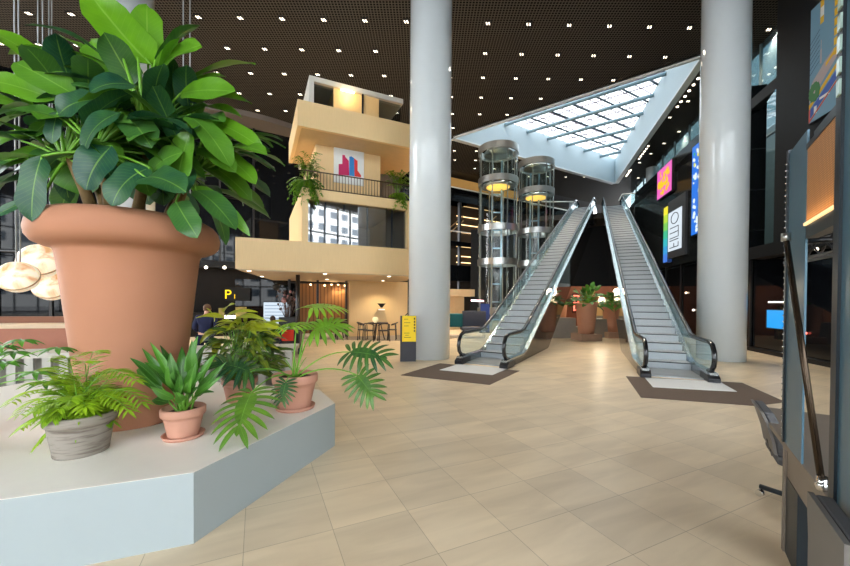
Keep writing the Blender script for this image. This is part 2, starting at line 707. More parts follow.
struct(bars, 'window_skylight_frame', mat('glazing_bar', rgb(150, 128, 145), 0.5))

# columns: the three tall lacquered shafts
for i, (x, y, r) in enumerate(((0.13, 10.95, 0.625), (8.96, 10.95, 0.60), (-8.9, 10.95, 0.60))):
    struct(MB().lathe([(r, 0), (r, CEIL)], (x, y, 0), 64), 'column_%d' % (i + 1), M_column)
struct(MB().lathe([(0.55, 8.7), (0.55, CEIL)], (20.6, 33.0, 0), 32), 'column_4', M_column)

# ------------------------------------------------------------ right wall: dark fascia, storefront, black wall, glass gallery
WN = Vector((-0.968, 0.2516))


def wp(y, z, off=0.0):
    return Vector((7.9 + 0.26 * y + WN.x * off, y + WN.y * off, z))


def wall_block(y0, y1, z0, z1, off0, off1):
    mb = MB()
    ring = [wp(y0, z0, off0), wp(y1, z0, off0), wp(y1, z0, off1), wp(y0, z0, off1)]
    mb.prism([(p.x, p.y) for p in ring], z0, z1)
    return mb


M_fascia = mat_grid('black_glazed_panels', (0.010, 0.012, 0.013, 1), (0.03, 0.033, 0.035, 1), 2.2, 1.4, 0.03, 0.08)
struct(wall_block(12.6, 25, 3.6, 9.2, -0.5, 0.0), 'wall_right_fascia', M_fascia)
struct(wall_block(5.5, 11.3, 3.2, CEIL, -0.5, 0.0), 'wall_right', M_black)
struct(wall_block(5.5, 25, 0, 0.12, -0.6, -0.35), 'baseboard_right', M_black)
struct(wall_block(5.5, 25, 0.12, 3.6, -0.75, -0.55), 'wall_right_storefront', M_blackglass)
struct(wall_block(11.3, 12.6, 3.2, 3.6, -0.5, 0.0), 'trim_5', M_black)
mull = MB()
for k in range(11):
    p = wp(5.7 + 1.9 * k, 0, -0.5)
    mull.box((p.x, p.y, 1.8), (0.08, 0.06, 3.6), math.atan2(1, 0.26))
struct(mull, 'trim_6', M_blackmetal)
# glazed gallery behind the fascia
gal = MB()
gal.quad((right_edge(10) - 0.3, 10, 3.6), (right_edge(40) - 0.3, 40, 3.6), (right_edge(40) - 0.3, 40, CEIL), (right_edge(10) - 0.3, 10, CEIL))
struct(gal, 'window_1', glass_mat('gallery_glass', (0.45, 0.56, 0.58, 1), body=0.22, body_col=(0.30, 0.42, 0.44, 1), ior=1.8))
fr = MB()
for k in range(11):
    y = 12 + 2.6 * k
    fr.box((right_edge(y) - 0.3, y, 8.8), (0.09, 0.09, 10.2))
for z in (9.3, 11.5):
    fr.tube([(right_edge(10) - 0.3, 10, z), (right_edge(40) - 0.3, 40, z)], 0.05, 6)
struct(fr, 'window_1_frame', mat('gallery_frame', rgb(120, 140, 145), 0.4, 0.3))
struct(MB().quad((right_edge(8) + 5, 6, 0), (right_edge(48) + 5, 48, 0), (right_edge(48) + 5, 48, CEIL), (right_edge(8) + 5, 6, CEIL)), 'wall_gallery', mat('gallery_back', rgb(150, 156, 156), 0.7, var=0.15, scale=0.6))
struct(MB().prism([(wp(11.3, 0).x, 11.3), (right_edge(44) + 5, 44), (right_edge(44) - 3, 44), (wp(25, 0).x, 25)][::1], 8.35, 8.7), 'floor_gallery', M_black)

# ------------------------------------------------------------ upper floor that the escalators reach, and the alcove below it
struct(MB().prism([(9.4, 29.6), (12.6, 28.75), (14.5, 28.35), (18.5, 27.0), (25, 46), (12, 39.4), (6.2, 36)], 8.3, 8.7), 'floor_upper', mat('upper_slab', (0.05, 0.04, 0.03, 1), 0.5))
struct(MB().slab((4.2, 33.5), (18, 31.0), 2.9, 8.3, 0.3), 'wall_under_gallery', M_black)
struct(MB().slab((6.0, 21.8), (14.5, 20.2), 0, 2.62, 0.3, 1), 'wall_alcove', mat('terracotta_wall', rgb(150, 92, 68), 0.7, var=0.08))
struct(MB().slab((4.2, 33.5), (22, 30.5), 0, 2.9, 0.3), 'wall_alcove_rear', M_black)

# ------------------------------------------------------------ far facade of stacked galleries behind the lifts
fd = Vector((1.675, 1)).normalized()


def fp(s, off=0.0):
    """point on the far facade line, s metres from its left end, off metres behind it"""
    p = Vector((-12, 25.3)) + fd * s + Vector((-fd.y, fd.x)) * off
    return p


def far_block(s0, s1, z0, z1, o0, o1):
    mb = MB()
    q = [fp(s0, o0), fp(s1, o0), fp(s1, o1), fp(s0, o1)]
    return mb.prism([(p.x, p.y) for p in q], z0, z1)


M_litwall = mat('warm_lit_wall', rgb(200, 140, 60), 0.6, emit=0.10, ecol=(1.0, 0.58, 0.18, 1))  # lamplight on the wall put into its colour and a faint glow
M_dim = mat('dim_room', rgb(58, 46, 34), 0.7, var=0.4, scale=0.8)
struct(far_block(15.5, 27, 12.35, 13.75, 1.2, 1.3), 'wall_far_top', M_litwall)
struct(far_block(15.5, 19.0, 11.1, 12.35, 0, 1.6), 'wall_far_left_top', M_blackglass)
for i, (z0, z1) in enumerate(((11.1, 12.35), (6.9, 7.35), (3.6, 5.1))):
    struct(far_block(15.5, 33, z0, z1, 0, 1.4), 'trim_%d' % (7 + i), M_blackglass)
struct(far_block(15.5, 50, 0, 14.0, 3.0, 3.2), 'wall_far', M_dim)
struct(far_block(14.8, 16.2, 0, 12.3, -0.1, 0.3), 'trim_10', M_blackglass)
for i, s in enumerate((17.8, 20.6, 23.4, 26.2, 29.0)):
    struct(far_block(s, s + 0.22, 0, 12.3, 0.1, 0.4), 'trim_%d' % (11 + i), M_blackmetal)
# white handrail line and stair strings crossing the galleries
rl = MB()
for z in (8.25, 12.33):
    a, b = fp(15.5, -0.12), fp(33, -0.12)
    rl.tube([(a.x, a.y, z), (b.x, b.y, z)], 0.06, 6)
struct(rl, 'trim_16', mat('white_metal', rgb(235, 232, 225), 0.4))
M_strip = mat('shelf_light', (1, 0.72, 0.35, 1), 0.5, emit=1.6, ecol=(1.0, 0.66, 0.3, 1))
n = 0
for z in (10.55, 9.7, 8.9, 7.7, 6.4, 5.75):
    for s0, s1 in ((16.4, 18.6), (19.4, 22.2), (22.8, 25.6)):
        o = MB()
        a, b = fp(s0, 2.8), fp(s1, 2.8)
        o.tube([(a.x, a.y, z), (b.x, b.y, z)], 0.045, 5)
        t = o.build('shelf_light', M_strip)
        lev = ordinal([10.55, 9.7, 8.9, 7.7, 6.4, 5.75].index(z))
        bay = {16.4: 'left', 19.4: 'middle', 22.8: 'right'}[s0]
        tag(t, 'warm strip of light in the %s gallery bay behind the lifts, %s from the top' % (bay, lev), 'strip light', 'strip lights on the gallery shelves')
        n += 1
for i, (s0, z0, s1, z1) in enumerate(((16.6, 7.4, 19.6, 9.9), (21.0, 8.0, 24.0, 10.4), (26, 8.2, 29.4, 10.9))):
    a, b = fp(s0, 1.9), fp(s1, 1.9)
    mb = MB()
    for dz in (0, 0.5):
        mb.tube([(a.x, a.y, z0 + dz), (b.x, b.y, z1 + dz)], 0.05, 6)
    t = mb.build('stair_rail', mat('brass_rail', rgb(214, 172, 110), 0.35, 0.5))
    tag(t, 'pale double stair rail climbing inside the %s bay of the galleries' % ['left', 'middle', 'right'][i], 'stair rail', 'stair rails in the galleries')

# ------------------------------------------------------------ left and rear black glass walls
struct(MB().slab((-26, 17.0), (-12, 25.3), 0, CEIL + 2, 0.3), 'wall_left_rear', M_blackglass)
struct(MB().slab((-12, 25.3), (-3.2, 30.55), 0, CEIL + 2, 0.3), 'wall_rear', M_blackglass)
struct(MB().slab((-3.2, 30.55), (2.0, 33.65), 0, CEIL, 0.3), 'wall_rear_right', M_blackglass)
ml = MB()
for k in range(9):
    p = Vector((-26, 17)) + Vector((14, 8.3)) * (k / 8)
    ml.box((p.x + 0.06, p.y - 0.1, 7), (0.12, 0.12, 14), math.atan2(8.3, 14))
for z in (4.2, 8.6):
    ml.tube([(-26, 16.9, z), (-12, 25.2, z)], 0.1, 4)
struct(ml, 'trim_17', M_blackmetal)
# curved pale bulkhead closing the ceiling over the rear wall
bk = MB()
arc, arc2 = [], []
for k in range(17):
    t = k / 16
    p = Vector((-17.5, 22.1)) + (Vector((-7.0, 28.2)) - Vector((-17.5, 22.1))) * t
    inn = Vector((0.51, -0.86)) * (0.25 + 1.5 * math.sin(PI * t))
    arc.append((p.x + inn.x, p.y + inn.y))
    arc2.append((p.x, p.y))
bk.prism(arc + arc2[::-1], CEIL - 0.35, CEIL)
struct(bk, 'trim_18', mat('bulkhead_paint', rgb(112, 104, 98), 0.6))

# unseen roof over the rear galleries, added to shut out leaking sky light
q0, q1 = fp(-1), fp(46)
bk_ = Vector((-fd.y, fd.x)) * 14
struct(MB().prism([tuple(q0), tuple(q1), tuple(q1 + bk_), tuple(q0 + bk_)], CEIL + 0.02, CEIL + 0.3), 'ceiling_sky_block', M_black)
struct(MB().prism([(right_edge(6), 6), (right_edge(6) + 6, 6), (right_edge(47) + 6, 47), (right_edge(47), 47)], CEIL + 0.02, CEIL + 0.05), 'ceiling_daylight', glass_mat('gallery_roof_glass', (0.22, 0.27, 0.28, 1)))  # unseen glass roof, added and tinted to set the daylight in the gallery
struct(MB().slab((22, -16), (22, 5.5), 0, CEIL, 0.3), 'wall_light_block_side', M_black)  # unseen closing walls right of the street front, added to cut daylight
struct(MB().slab((9.6, 5.5), (22, 5.5), 0, CEIL, 0.3), 'wall_light_block_return', M_black)

# ------------------------------------------------------------ street front behind the photographer and the street beyond
M_mull = mat('facade_mullion', rgb(70, 78, 84), 0.4, 0.4)
fc = MB()
for k in range(27):
    fc.box((-26 + 2.0 * k, -16, 6.9), (0.14, 0.25, 13.9))
for z in (0.1, 3.4, 6.8, 10.2, 13.6):
    fc.box((0, -16, z), (52, 0.2, 0.16))
for k in range(7):
    fc.box((-26, 4.5 + 2.0 * k, 6.9), (0.25, 0.14, 13.9))
for z in (0.1, 3.4, 6.8, 10.2, 13.6):
    fc.box((-26, 10.5, z), (0.2, 13, 0.16))
struct(fc, 'window_2', M_mull)
struct(MB().slab((-26, -16), (-26, 4.4), 0, CEIL, 0.3), 'wall_left', M_white)
struct(MB().quad((-90, -120, -0.06), (90, -120, -0.06), (90, 40, -0.06), (-90, 40, -0.06)), 'street', mat('asphalt', rgb(150, 150, 150), 0.9))


def outside_block(name, x0, x1, y0, y1, h, mwall, dx, dz, label):
    t = thing(name, label, 'building', ((x0 + x1) / 2, (y0 + y1) / 2, 0))
    MB().box(((x0 + x1) / 2, (y0 + y1) / 2, h / 2), (x1 - x0, y1 - y0, h)).build('wall', mwall, t)
    return t


M_facade = mat('pale_facade', rgb(232, 232, 230), 0.7, var=0.03)
M_pane = mat('office_window', (0.10, 0.13, 0.16, 1), 0.1, spec=0.8)
b1 = outside_block('apartment_building', -60, 100, -72, -58, 30, M_facade, 3, 3, 'pale apartment building across the street, mirrored in the pavilion window')
far_w = MB()
pane0, npane = None, 0
for i in range(44):
    for j in range(8):
        c = Vector((-57 + 3.6 * i, -57.98, 3.4 + 3.5 * j))
        if 16 <= i < 36 and 1 <= j < 6:
            if pane0 is None:
                pane0 = MB().box((0, 0, 0), (2.0, 0.1, 1.7)).build('window', M_pane)
                o = pane0
            else:
                o = pane0.copy()
                C.objects.link(o)
            o.parent = b1
            o.location = c - ORG[b1.name]
        else:
            far_w.box(tuple(c), (2.0, 0.1, 1.7))
o = far_w.build('window_rows', M_pane, b1)
o['kind'] = 'stuff'
# ============================================================ CEILING SPOTLIGHTS
def in_tri(p, a, b, c, m=0.0):
    def s(u, v, w):
        return (u.x - w.x) * (v.y - w.y) - (v.x - w.x) * (u.y - w.y)
    d1, d2, d3 = s(p, a, b), s(p, b, c), s(p, c, a)
    return not ((d1 < -m or d2 < -m or d3 < -m) and (d1 > m or d2 > m or d3 > m))


M_lens = mat('lamp_lens', (1, 0.9, 0.75, 1), 0.4, emit=3, ecol=(1.0, 0.86, 0.66, 1))
cl = thing('ceiling_spotlight', 'x', 'ceiling light', (0, 0, 0), 'small spotlights in the dark ceiling')
MB().box((0, 0, 0.02), (0.3, 0.3, 0.06)).build('housing', M_black, cl)
for i in (-1, 1):
    MB().hexa([(i * 0.055 - 0.045, -0.07, -0.02), (i * 0.055 - 0.005, -0.07, -0.02), (i * 0.055 + 0.045, 0.07, -0.02), (i * 0.055 + 0.005, 0.07, -0.02)], [(i * 0.055 - 0.045, -0.07, 0), (i * 0.055 - 0.005, -0.07, 0), (i * 0.055 + 0.045, 0.07, 0), (i * 0.055 + 0.005, 0.07, 0)]).build('lens', M_lens, cl)
SPOT_W = 330
first = True
for k in range(0, 11):
    row = []
    for i in range(-6, 17):
        x = -9.85 + 0.2 * k + 1.79 * i
        y = 15.95 + 0.02 * x + 1.92 * k
        p = Vector((x, y))
        if in_tri(p, T1 - Vector((0.6, 0.2)), T2 + Vector((0.5, -0.5)), T3 + Vector((0.3, 0.7))):
            continue
        if x > right_edge(y) - 0.5:
            continue
        far = 25.3 + (x + 12) / 1.675 if x > -12 else 25.3 + (x + 12) * 0.593
        if y > far - (1.6 if x < 0 else 0.8) or abs(x) > 1.17 * y:
            continue
        row.append((x, y))
        if k <= 5 and (i + k) % 2 == 0:
            sd = bpy.data.lights.new('ceiling_spot_beam', 'SPOT')
            sd.energy = SPOT_W
            sd.color = (1.0, 0.85, 0.66)
            sd.spot_size = 2.0
            sd.spot_blend = 0.8
            sd.shadow_soft_size = 0.12
            so_ = bpy.data.objects.new('ceiling_spot_beam', sd)
            so_.location = (x, y, CEIL - 0.08)
            C.objects.link(so_)
    for q, (x, y) in enumerate(row):
        lab = 'small warm spotlight in the dark ceiling, %s row from the front, %s from the left' % (ordinal(k), ordinal(q))
        if first:
            cl.location = (x, y, CEIL - 0.02)
            cl['label'] = lab
            first = False
        else:
            copy_tree(cl, (x, y, CEIL - 0.02), 0, lab)
# short rows of round downlights along the right edge of the skylight
for r, (q0, q1, nn) in enumerate(((0.10, 0.25, 6), (0.55, 0.68, 6), (0.82, 0.9, 5))):
    for k in range(nn):
        q = q0 + (q1 - q0) * k / (nn - 1)
        p = T2 + (T3 - T2) * q
        d = (T3 - T2).normalized()
        p = p + Vector((d.y, -d.x)) * 0.62
        o = MB().lathe([(0.0, -0.05), (0.06, -0.05), (0.075, 0.0)], (0, 0, 0), 12).build('downlight', M_lens)
        o.location = (p.x, p.y, CEIL)
        tag(o, 'round downlight along the skylight edge, %s in the %s short row from the front' % (ordinal(k), ordinal(r)), 'downlight', 'downlights along the skylight edge')

# ============================================================ TIMBER PAVILION
PA, PB = Vector((-0.421, 0.907)), Vector((0.907, 0.421))      # depth and width directions
PO = Vector((-5.82, 11.1))


def pv(w, d):
    p = PO + PB * w + PA * d
    return p


def pbox(w0, w1, d0, d1, z0, z1, mb=None):
    mb = mb or MB()
    q = [pv(w0, d0), pv(w1, d0), pv(w1, d1), pv(w0, d1)]
    return mb.prism([(p.x, p.y) for p in q], z0, z1)


def p3(w, d, z):
    p = pv(w, d)
    return Vector((p.x, p.y, z))


pav = thing('timber_pavilion', 'pale birch pavilion of stacked boxes on slim black posts beside the middle column', 'pavilion', (PO.x, PO.y, 0))
PW = 6.85
sl = MB()
q = [pv(0, 0), pv(PW, 0), pv(PW, 6.2), Vector((-7.25, 17.2))]
sl.prism([(p.x, p.y) for p in q], 2.65, 3.63)
sl.build('balcony_slab', M_wood, pav)
q = [pv(0.06, 0.06), pv(PW, 0.06), pv(PW, 6.1), Vector((-7.15, 17.1))]
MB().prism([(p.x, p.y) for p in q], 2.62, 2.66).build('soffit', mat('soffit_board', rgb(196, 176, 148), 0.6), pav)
for i, (w, d) in enumerate(((1.95, 1.35), (6.55, 1.9))):
    p = pv(w, d)
    MB().lathe([(0.075, 0), (0.075, 2.63)], (p.x, p.y, 0), 16).build('post', M_blackmetal, pav)
# first storey: frame with a large window
W0, W1 = 1.97, 5.95
fr = MB()
pbox(W0, W0 + 0.2, 0.25, 5.5, 3.63, 5.48, fr)
pbox(W1 - 0.2, W1, 0.25, 5.5, 3.63, 5.48, fr)
pbox(W0 + 0.2, W1 - 0.2, 0.25, 0.6, 5.13, 5.48, fr)
pbox(W0 + 0.2, W1 - 0.2, 0.6, 5.5, 5.3, 5.47, fr)
fr.build('window_surround', M_wood, pav)
pbox(W0 + 0.2, W1 - 0.2, 5.2, 5.4, 3.63, 5.3).build('room_back', mat('room_paint', rgb(120, 118, 112), 0.7), pav)
win = MB().quad(p3(W0 + 0.2, 0.4, 3.63), p3(W1 - 0.2, 0.4, 3.63), p3(W1 - 0.2, 0.4, 5.13), p3(W0 + 0.2, 0.4, 5.13)).build('window_pane', glass_mat('mirror_pane', (0.35, 0.40, 0.42, 1), ior=2.1), pav)
wf = MB()
for w in (2.75, 3.4, 4.25, 5.2):
    pbox(w, w + 0.05, 0.42, 0.5, 3.63, 5.13, wf)
wf.build('window_bars', M_mull, pav)
# second storey: terrace, rear wall with the picture, dark opening
wl_ = MB()
pbox(2.55, 5.03, 1.3, 1.5, 5.48, 7.45, wl_)
pbox(2.55, 2.7, 1.5, 5, 5.48, 7.45, wl_)
wl_.build('terrace_wall', M_wood, pav)
pbox(5.03, 6.6, 3.2, 3.4, 5.48, 7.45).build('terrace_recess', mat('recess_paint', rgb(128, 118, 104), 0.7), pav)
rg = MB()
rg.tube([p3(2.0, 0.35, 6.1), p3(6.5, 0.35, 6.1)], 0.022, 8)
rg.tube([p3(2.0, 0.35, 5.53), p3(6.5, 0.35, 5.53)], 0.018, 6)
for k in range(42):
    w = 2.05 + 0.107 * k
    rg.tube([p3(w, 0.35, 5.48), p3(w, 0.35, 6.1)], 0.011, 5)
rg.build('railing', mat('bronze_rail', rgb(86, 70, 54), 0.4, 0.4), pav)
# upper box
pr = MB()
pbox(1.80, 6.7, 0.0, 0.14, 7.4, 8.25, pr)
pbox(1.80, 1.94, 0.14, 3.6, 7.4, 8.25, pr)
pr.build('parapet', M_wood, pav)
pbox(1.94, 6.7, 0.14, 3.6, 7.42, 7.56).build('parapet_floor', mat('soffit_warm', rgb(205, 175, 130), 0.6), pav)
ph = MB()
pbox(3.15, 4.88, 1.05, 4.5, 7.5, 9.5, ph)
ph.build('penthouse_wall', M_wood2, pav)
rf = MB()
pbox(2.28, 5.85, 0.95, 4.6, 9.5, 9.68, rf)
pbox(2.28, 2.44, 0.95, 1.15, 7.5, 9.5, rf)
pbox(2.28, 2.36, 1.15, 4.5, 7.5, 9.5, rf)
rf.build('penthouse_roof', mat('pale_metal', rgb(205, 205, 198), 0.45), pav)
for w0, w1 in ((2.44, 3.15), (4.88, 5.8)):
    MB().quad(p3(w0, 1.1, 7.5), p3(w1, 1.1, 7.5), p3(w1, 1.1, 9.5), p3(w0, 1.1, 9.5)).build('penthouse_glass', M_glass_dark, pav)
hb = MB()
pbox(4.2, 4.26, 0.98, 1.05, 7.6, 9.5, hb)
hb.build('door_seam', M_black, pav)
pbox(5.0, 5.8, 2.4, 2.5, 7.5, 9.4).build('penthouse_back', M_dim, pav)
# warm lamp under the penthouse eaves
ll = MB().box(tuple(p3(3.65, 0.97, 9.46)), (0.5, 0.08, 0.05), 0.43).build('eave_light', mat('eave_lamp', (1, 0.8, 0.5, 1), emit=3, ecol=(1, 0.7, 0.35, 1)), pav)
d = bpy.data.lights.new('eave_lamp_light', 'POINT')
d.energy = 9
d.color = (1, 0.75, 0.42)
d.shadow_soft_size = 0.15
o = bpy.data.objects.new('eave_lamp_light', d)
o.location = p3(3.65, 0.7, 9.3)
C.objects.link(o)

# the picture: white board with a red, crimson and blue block figure
art = thing('wall_picture', 'white picture with crimson, blue and red block shapes on the terrace wall', 'picture', p3(3.78, 1.25, 6.15))
w0, w1, z0, z1 = 3.21, 4.35, 6.13, 7.45
pbox(w0, w1, 1.24, 1.3, z0, z1).build('board', M_white, art)


def art_poly(pts, m, nm):
    v = [p3(w0 + u * (w1 - w0), 1.236, z0 + t * (z1 - z0)) for u, t in pts]
    PD = Vector((PA.x, PA.y, 0))
    MB().extrude(v, -PD * 0.004).build(nm, m, art)


art_poly([(0.15, 0.22), (0.15, 0.52), (0.27, 0.54), (0.27, 0.80), (0.36, 0.80), (0.36, 0.76), (0.48, 0.66), (0.5, 0.24)], mat('crimson_ink', rgb(200, 36, 100), 0.6), 'crimson_shape')
art_poly([(0.5, 0.24), (0.5, 0.78), (0.57, 0.80), (0.66, 0.76), (0.68, 0.24)], mat('blue_ink', rgb(44, 130, 205), 0.6), 'blue_shape')
art_poly([(0.68, 0.24), (0.66, 0.76), (0.78, 0.70), (0.78, 0.42), (0.9, 0.30), (0.9, 0.24)], mat('red_ink', rgb(226, 58, 52), 0.6), 'red_shape')

# soffit downlights under the balcony
for i, (px, py) in enumerate(((249, 272), (262, 277.5), (325, 274.5), (327, 280), (341, 283.5), (383, 281), (392, 283.5), (389, 276.6))):
    Y = (EYE - 2.62) * F / (py - HY)
    p = at(px, py, Y)
    o = MB().lathe([(0.0, -0.012), (0.06, -0.012), (0.07, 0.0)], (0, 0, 0), 12).build('soffit_light', M_lens)
    o.location = (p.x, p.y, 2.62)
    tag(o, 'small round light in the pavilion soffit, %s from the left' % ordinal(i), 'downlight', 'downlights under the pavilion')
    if i in (2, 4, 5, 7):
        d = bpy.data.lights.new('soffit_light_beam', 'SPOT')
        d.energy = 60
        d.color = (1, 0.78, 0.5)
        d.spot_size = 2.2
        d.spot_blend = 0.6
        d.shadow_soft_size = 0.06
        s = bpy.data.objects.new('soffit_light_beam', d)
        s.location = (p.x, p.y, 2.58)
        C.objects.link(s)

# ground floor of the pavilion: birch wall, slatted glazed room
g0, g1 = at(350, 337, 17.0), at(412, 338, 17.6)
struct(MB().slab((-3.55, 17.0), (-0.55, 18.2), 0, 2.64, 0.2), 'wall_cafe', M_wood)
struct(MB().slab((-0.75, 18.2), (0.3, 16.3), 0, 2.64, 0.15, 1), 'wall_cafe_side', M_wood)
struct(MB().slab((-6.5, 18.2), (-3.0, 20.2), 0, 2.64, 0.2), 'wall_cafe_room', mat_grid('slatted_timber', rgb(140, 98, 58), rgb(74, 48, 26), 0.16, 50.0, 0.03, 0.5))
struct(MB().slab((-8.6, 16.4), (-6.0, 17.2), 0, 2.64, 0.12), 'wall_cafe_left', M_blackglass)
cg = MB()
for x, y in ((-6.0, 16.0), (-4.9, 16.5), (-3.7, 17.0)):
    cg.box((x, y, 1.32), (0.1, 0.1, 2.64), 0.4)
cg.tube([(-6.0, 16.0, 2.5), (-3.7, 17.0, 2.5)], 0.05, 4)
struct(cg, 'window_3_frame', M_blackmetal)
for i in range(8):
    x, y = -5.5 + 0.3 * i, 17.4 + 0.13 * i
    o = MB().ball((0, 0, 0), 0.045, 8).build('string_bulb', mat('bulb', (1, 0.75, 0.4, 1), emit=5, ecol=(1, 0.66, 0.3, 1)))
    o.location = (x, y, 2.45 - 0.05 * math.sin(i * 1.3))
    tag(o, 'tiny warm bulb strung across the slatted cafe room, %s from the left' % ordinal(i), 'bulb', 'string bulbs in the cafe room')
d = bpy.data.lights.new('cafe_room_light', 'POINT')
d.energy = 5
d.color = (1, 0.7, 0.38)
d.shadow_soft_size = 0.2
o = bpy.data.objects.new('cafe_room_light', d)
o.location = (-4.6, 17.9, 2.3)
C.objects.link(o)
sc_ = thing('wall_lamp', 'small black cone wall lamp on the birch cafe wall', 'wall lamp', at(381.5, 307, 17.2))
o0 = ORG[sc_.name]
MB().lathe([(0.2, 0.12), (0.1, 0.0), (0.05, -0.08)], tuple(o0 + Vector((0, 0, 0.05))), 16, close=True).build('shade', M_black, sc_)
MB().box(tuple(o0 + Vector((0, 0.0, -0.12))), (0.28, 0.1, 0.05), 0.4).build('glow_plate', mat('lamp_white', (1, 0.95, 0.85, 1), emit=0.4), sc_)
st = thing('stair_flight', 'black stair with thin handrail at the right end of the cafe', 'stair', (-0.75, 15.9, 0))
sb = MB()
for k in range(5):
    sb.box((-0.95 + 0.22 * k, 16.6 + 0.04 * k, 0.12 + 0.2 * k), (0.3, 0.9, 0.06))
sb.extrude([(-1.1, 16.12, 0.0), (0.05, 16.2, 1.05), (0.05, 16.2, 0.75), (-0.8, 16.12, 0.0)], (0, 0.05, 0))
sb.build('flight', M_black, st)
MB().tube([(-1.08, 16.15, 0.02), (-1.08, 16.15, 0.85), (0.02, 16.2, 1.9), (0.17, 16.2, 1.9)], 0.022, 6).build('handrail', M_black, st)

# ============================================================ CAFE TABLES AND CHAIRS
M_dkwood = mat('dark_stained_wood', rgb(46, 34, 28), 0.45, var=0.2)
tb = thing('cafe_table', 'round dark cafe table with a pale lamp before the birch wall', 'table', (0, 0, 0), 'cafe tables')
MB().lathe([(0.44, 0.70), (0.45, 0.73), (0.44, 0.745)], n=28).build('table_top', M_dkwood, tb)
for k in range(3):
    a = k * 2 * PI / 3
    MB().tube([(0.3 * math.cos(a), 0.3 * math.sin(a), 0), (0.12 * math.cos(a), 0.12 * math.sin(a), 0.70)], 0.022, 8).build('leg', M_dkwood, tb)
ch = thing('cafe_chair', 'x', 'chair', (0, 0, 0), 'dark curved back cafe chairs')
MB().lathe([(0.0, 0.43), (0.21, 0.43), (0.22, 0.455), (0.2, 0.47), (0, 0.465)], n=20).build('seat', M_dkwood, ch)
bkm = MB()
bkm.tube([(-0.23, -0.02, 0.66), (-0.22, 0.1, 0.69), (-0.13, 0.2, 0.74), (0, 0.235, 0.755), (0.13, 0.2, 0.74), (0.22, 0.1, 0.69), (0.23, -0.02, 0.66)], 0.028, 8)
bkm.build('backrest', M_dkwood, ch)
for x, y, zt in ((-0.2, 0.16, 0.72), (0.2, 0.16, 0.72), (-0.2, -0.16, 0.66), (0.2, -0.16, 0.66)):
    MB().tube([(x * 1.12, y * 1.12, 0), (x, y, 0.44), (x * 1.08, y * 0.9, zt)], 0.017, 8).build('leg', M_dkwood, ch)
T = (-2.05, 15.75)
tb.location = (T[0], T[1], 0.006)
lampo = MB().ball((0, 0, 0.13), 0.12, 16, sc=(1.1, 1.1, 0.95)).lathe([(0.07, 0), (0.05, 0.03)], n=12).build('table_lamp', mat('paper_lamp', rgb(240, 224, 170), 0.6, emit=0.25, ecol=(1, 0.85, 0.5, 1)))
lampo.location = (T[0] - 0.1, T[1] - 0.05, 0.751)
tag(lampo, 'small pale round lamp glowing on the cafe table', 'table lamp')
CH = ((-2.68, 15.6, -PI / 2 + PI, 'dark wooden chair at the left side of the lamp table'), (-2.35, 15.12, PI, 'dark wooden chair in front of the lamp table, on its left'),
      (-1.72, 15.15, PI + 0.3, 'dark wooden chair in front of the lamp table, on its right'), (-1.42, 15.7, -PI / 2, 'dark wooden chair at the right side of the lamp table'),
      (-3.6, 15.7, PI + 0.4, 'dark wooden chair nearest the slatted room doorway'), (-4.75, 15.75, 0.2, 'dark wooden chair by the slatted glass room, second from its doorway'))
used = False
for x, y, r, lab in CH:
    if not used:
        ch.location, ch.rotation_euler, ch['label'], used = (x, y, 0.006), (0, 0, r), lab, True
    else:
        copy_tree(ch, (x, y, 0.006), r, lab)
copy_tree(tb, (-3.95, 16.3, 0.006), 0, 'round dark cafe table before the slatted glass room')
# flower pot on the totem side
vz = thing('flower_urn', 'tall black planter of dry dark flowers by the pavilion post', 'planter', (-5.15, 13.6, 0))
MB().box((-5.15, 13.6, 0.53), (0.62, 0.6, 1.06), 0.35).build('tub', M_blackmetal, vz)
fb = MB()
for k in range(46):
    a, e = random.uniform(0, 2 * PI), random.uniform(0.2, 1.0)
    tip = Vector((-5.15 + 0.42 * math.cos(a) * e, 13.6 + 0.42 * math.sin(a) * e, 1.3 + 0.75 * random.random()))
    fb.tube([(-5.15 + 0.08 * math.cos(a), 13.6 + 0.08 * math.sin(a), 1.0), tip], 0.008, 4, mi=0)
    fb.ball(tip, random.uniform(0.035, 0.07), 6, mi=random.choice((0, 0, 1)))
fb.build('dry_flowers', [mat('dry_brown', rgb(70, 52, 46), 0.8, var=0.3), mat('dry_pink', rgb(150, 104, 100), 0.8)], vz)
MB().box((-5.02, 13.28, 0.62), (0.12, 0.01, 0.2), 0.35).build('card', mat('lilac_card', rgb(190, 176, 214), 0.6), vz)

# totem sign
tm = thing('sign_totem', 'black totem sign with yellow poster standing at the foot of the middle column', 'sign', (-0.45, 10.15, 0))
rz = 0.12
tv = Vector((math.cos(rz), math.sin(rz), 0))
tn = Vector((math.sin(rz), -math.cos(rz), 0))
tc_ = Vector((-0.47, 10.2, 0))
MB().box((tc_.x, tc_.y, 0.64), (0.44, 0.16, 1.28), rz).build('body', mat('charcoal_metal', rgb(46, 46, 54), 0.5), tm)
M_yel = mat('yellow_print', rgb(250, 214, 0), 0.5, var=0.02)
yo = MB()
yc = tc_ + tn * 0.083
yo.box((yc.x + 0.02 * tv.x, yc.y, 0.92), (0.39, 0.006, 0.72), rz)
yo.build('poster', M_yel, tm)
ink = MB()
for k, (u0, u1, z) in enumerate(((-0.13, -0.02, 1.19), (-0.13, 0.04, 1.09), (-0.13, 0.0, 1.0), (-0.13, 0.02, 0.8), (-0.1, 0.0, 0.74), (-0.13, 0.06, 0.68))):
    c = yc + tv * ((u0 + u1) / 2 + 0.01) + tn * 0.004
    ink.box((c.x, c.y, z), (u1 - u0, 0.004, 0.012), rz)
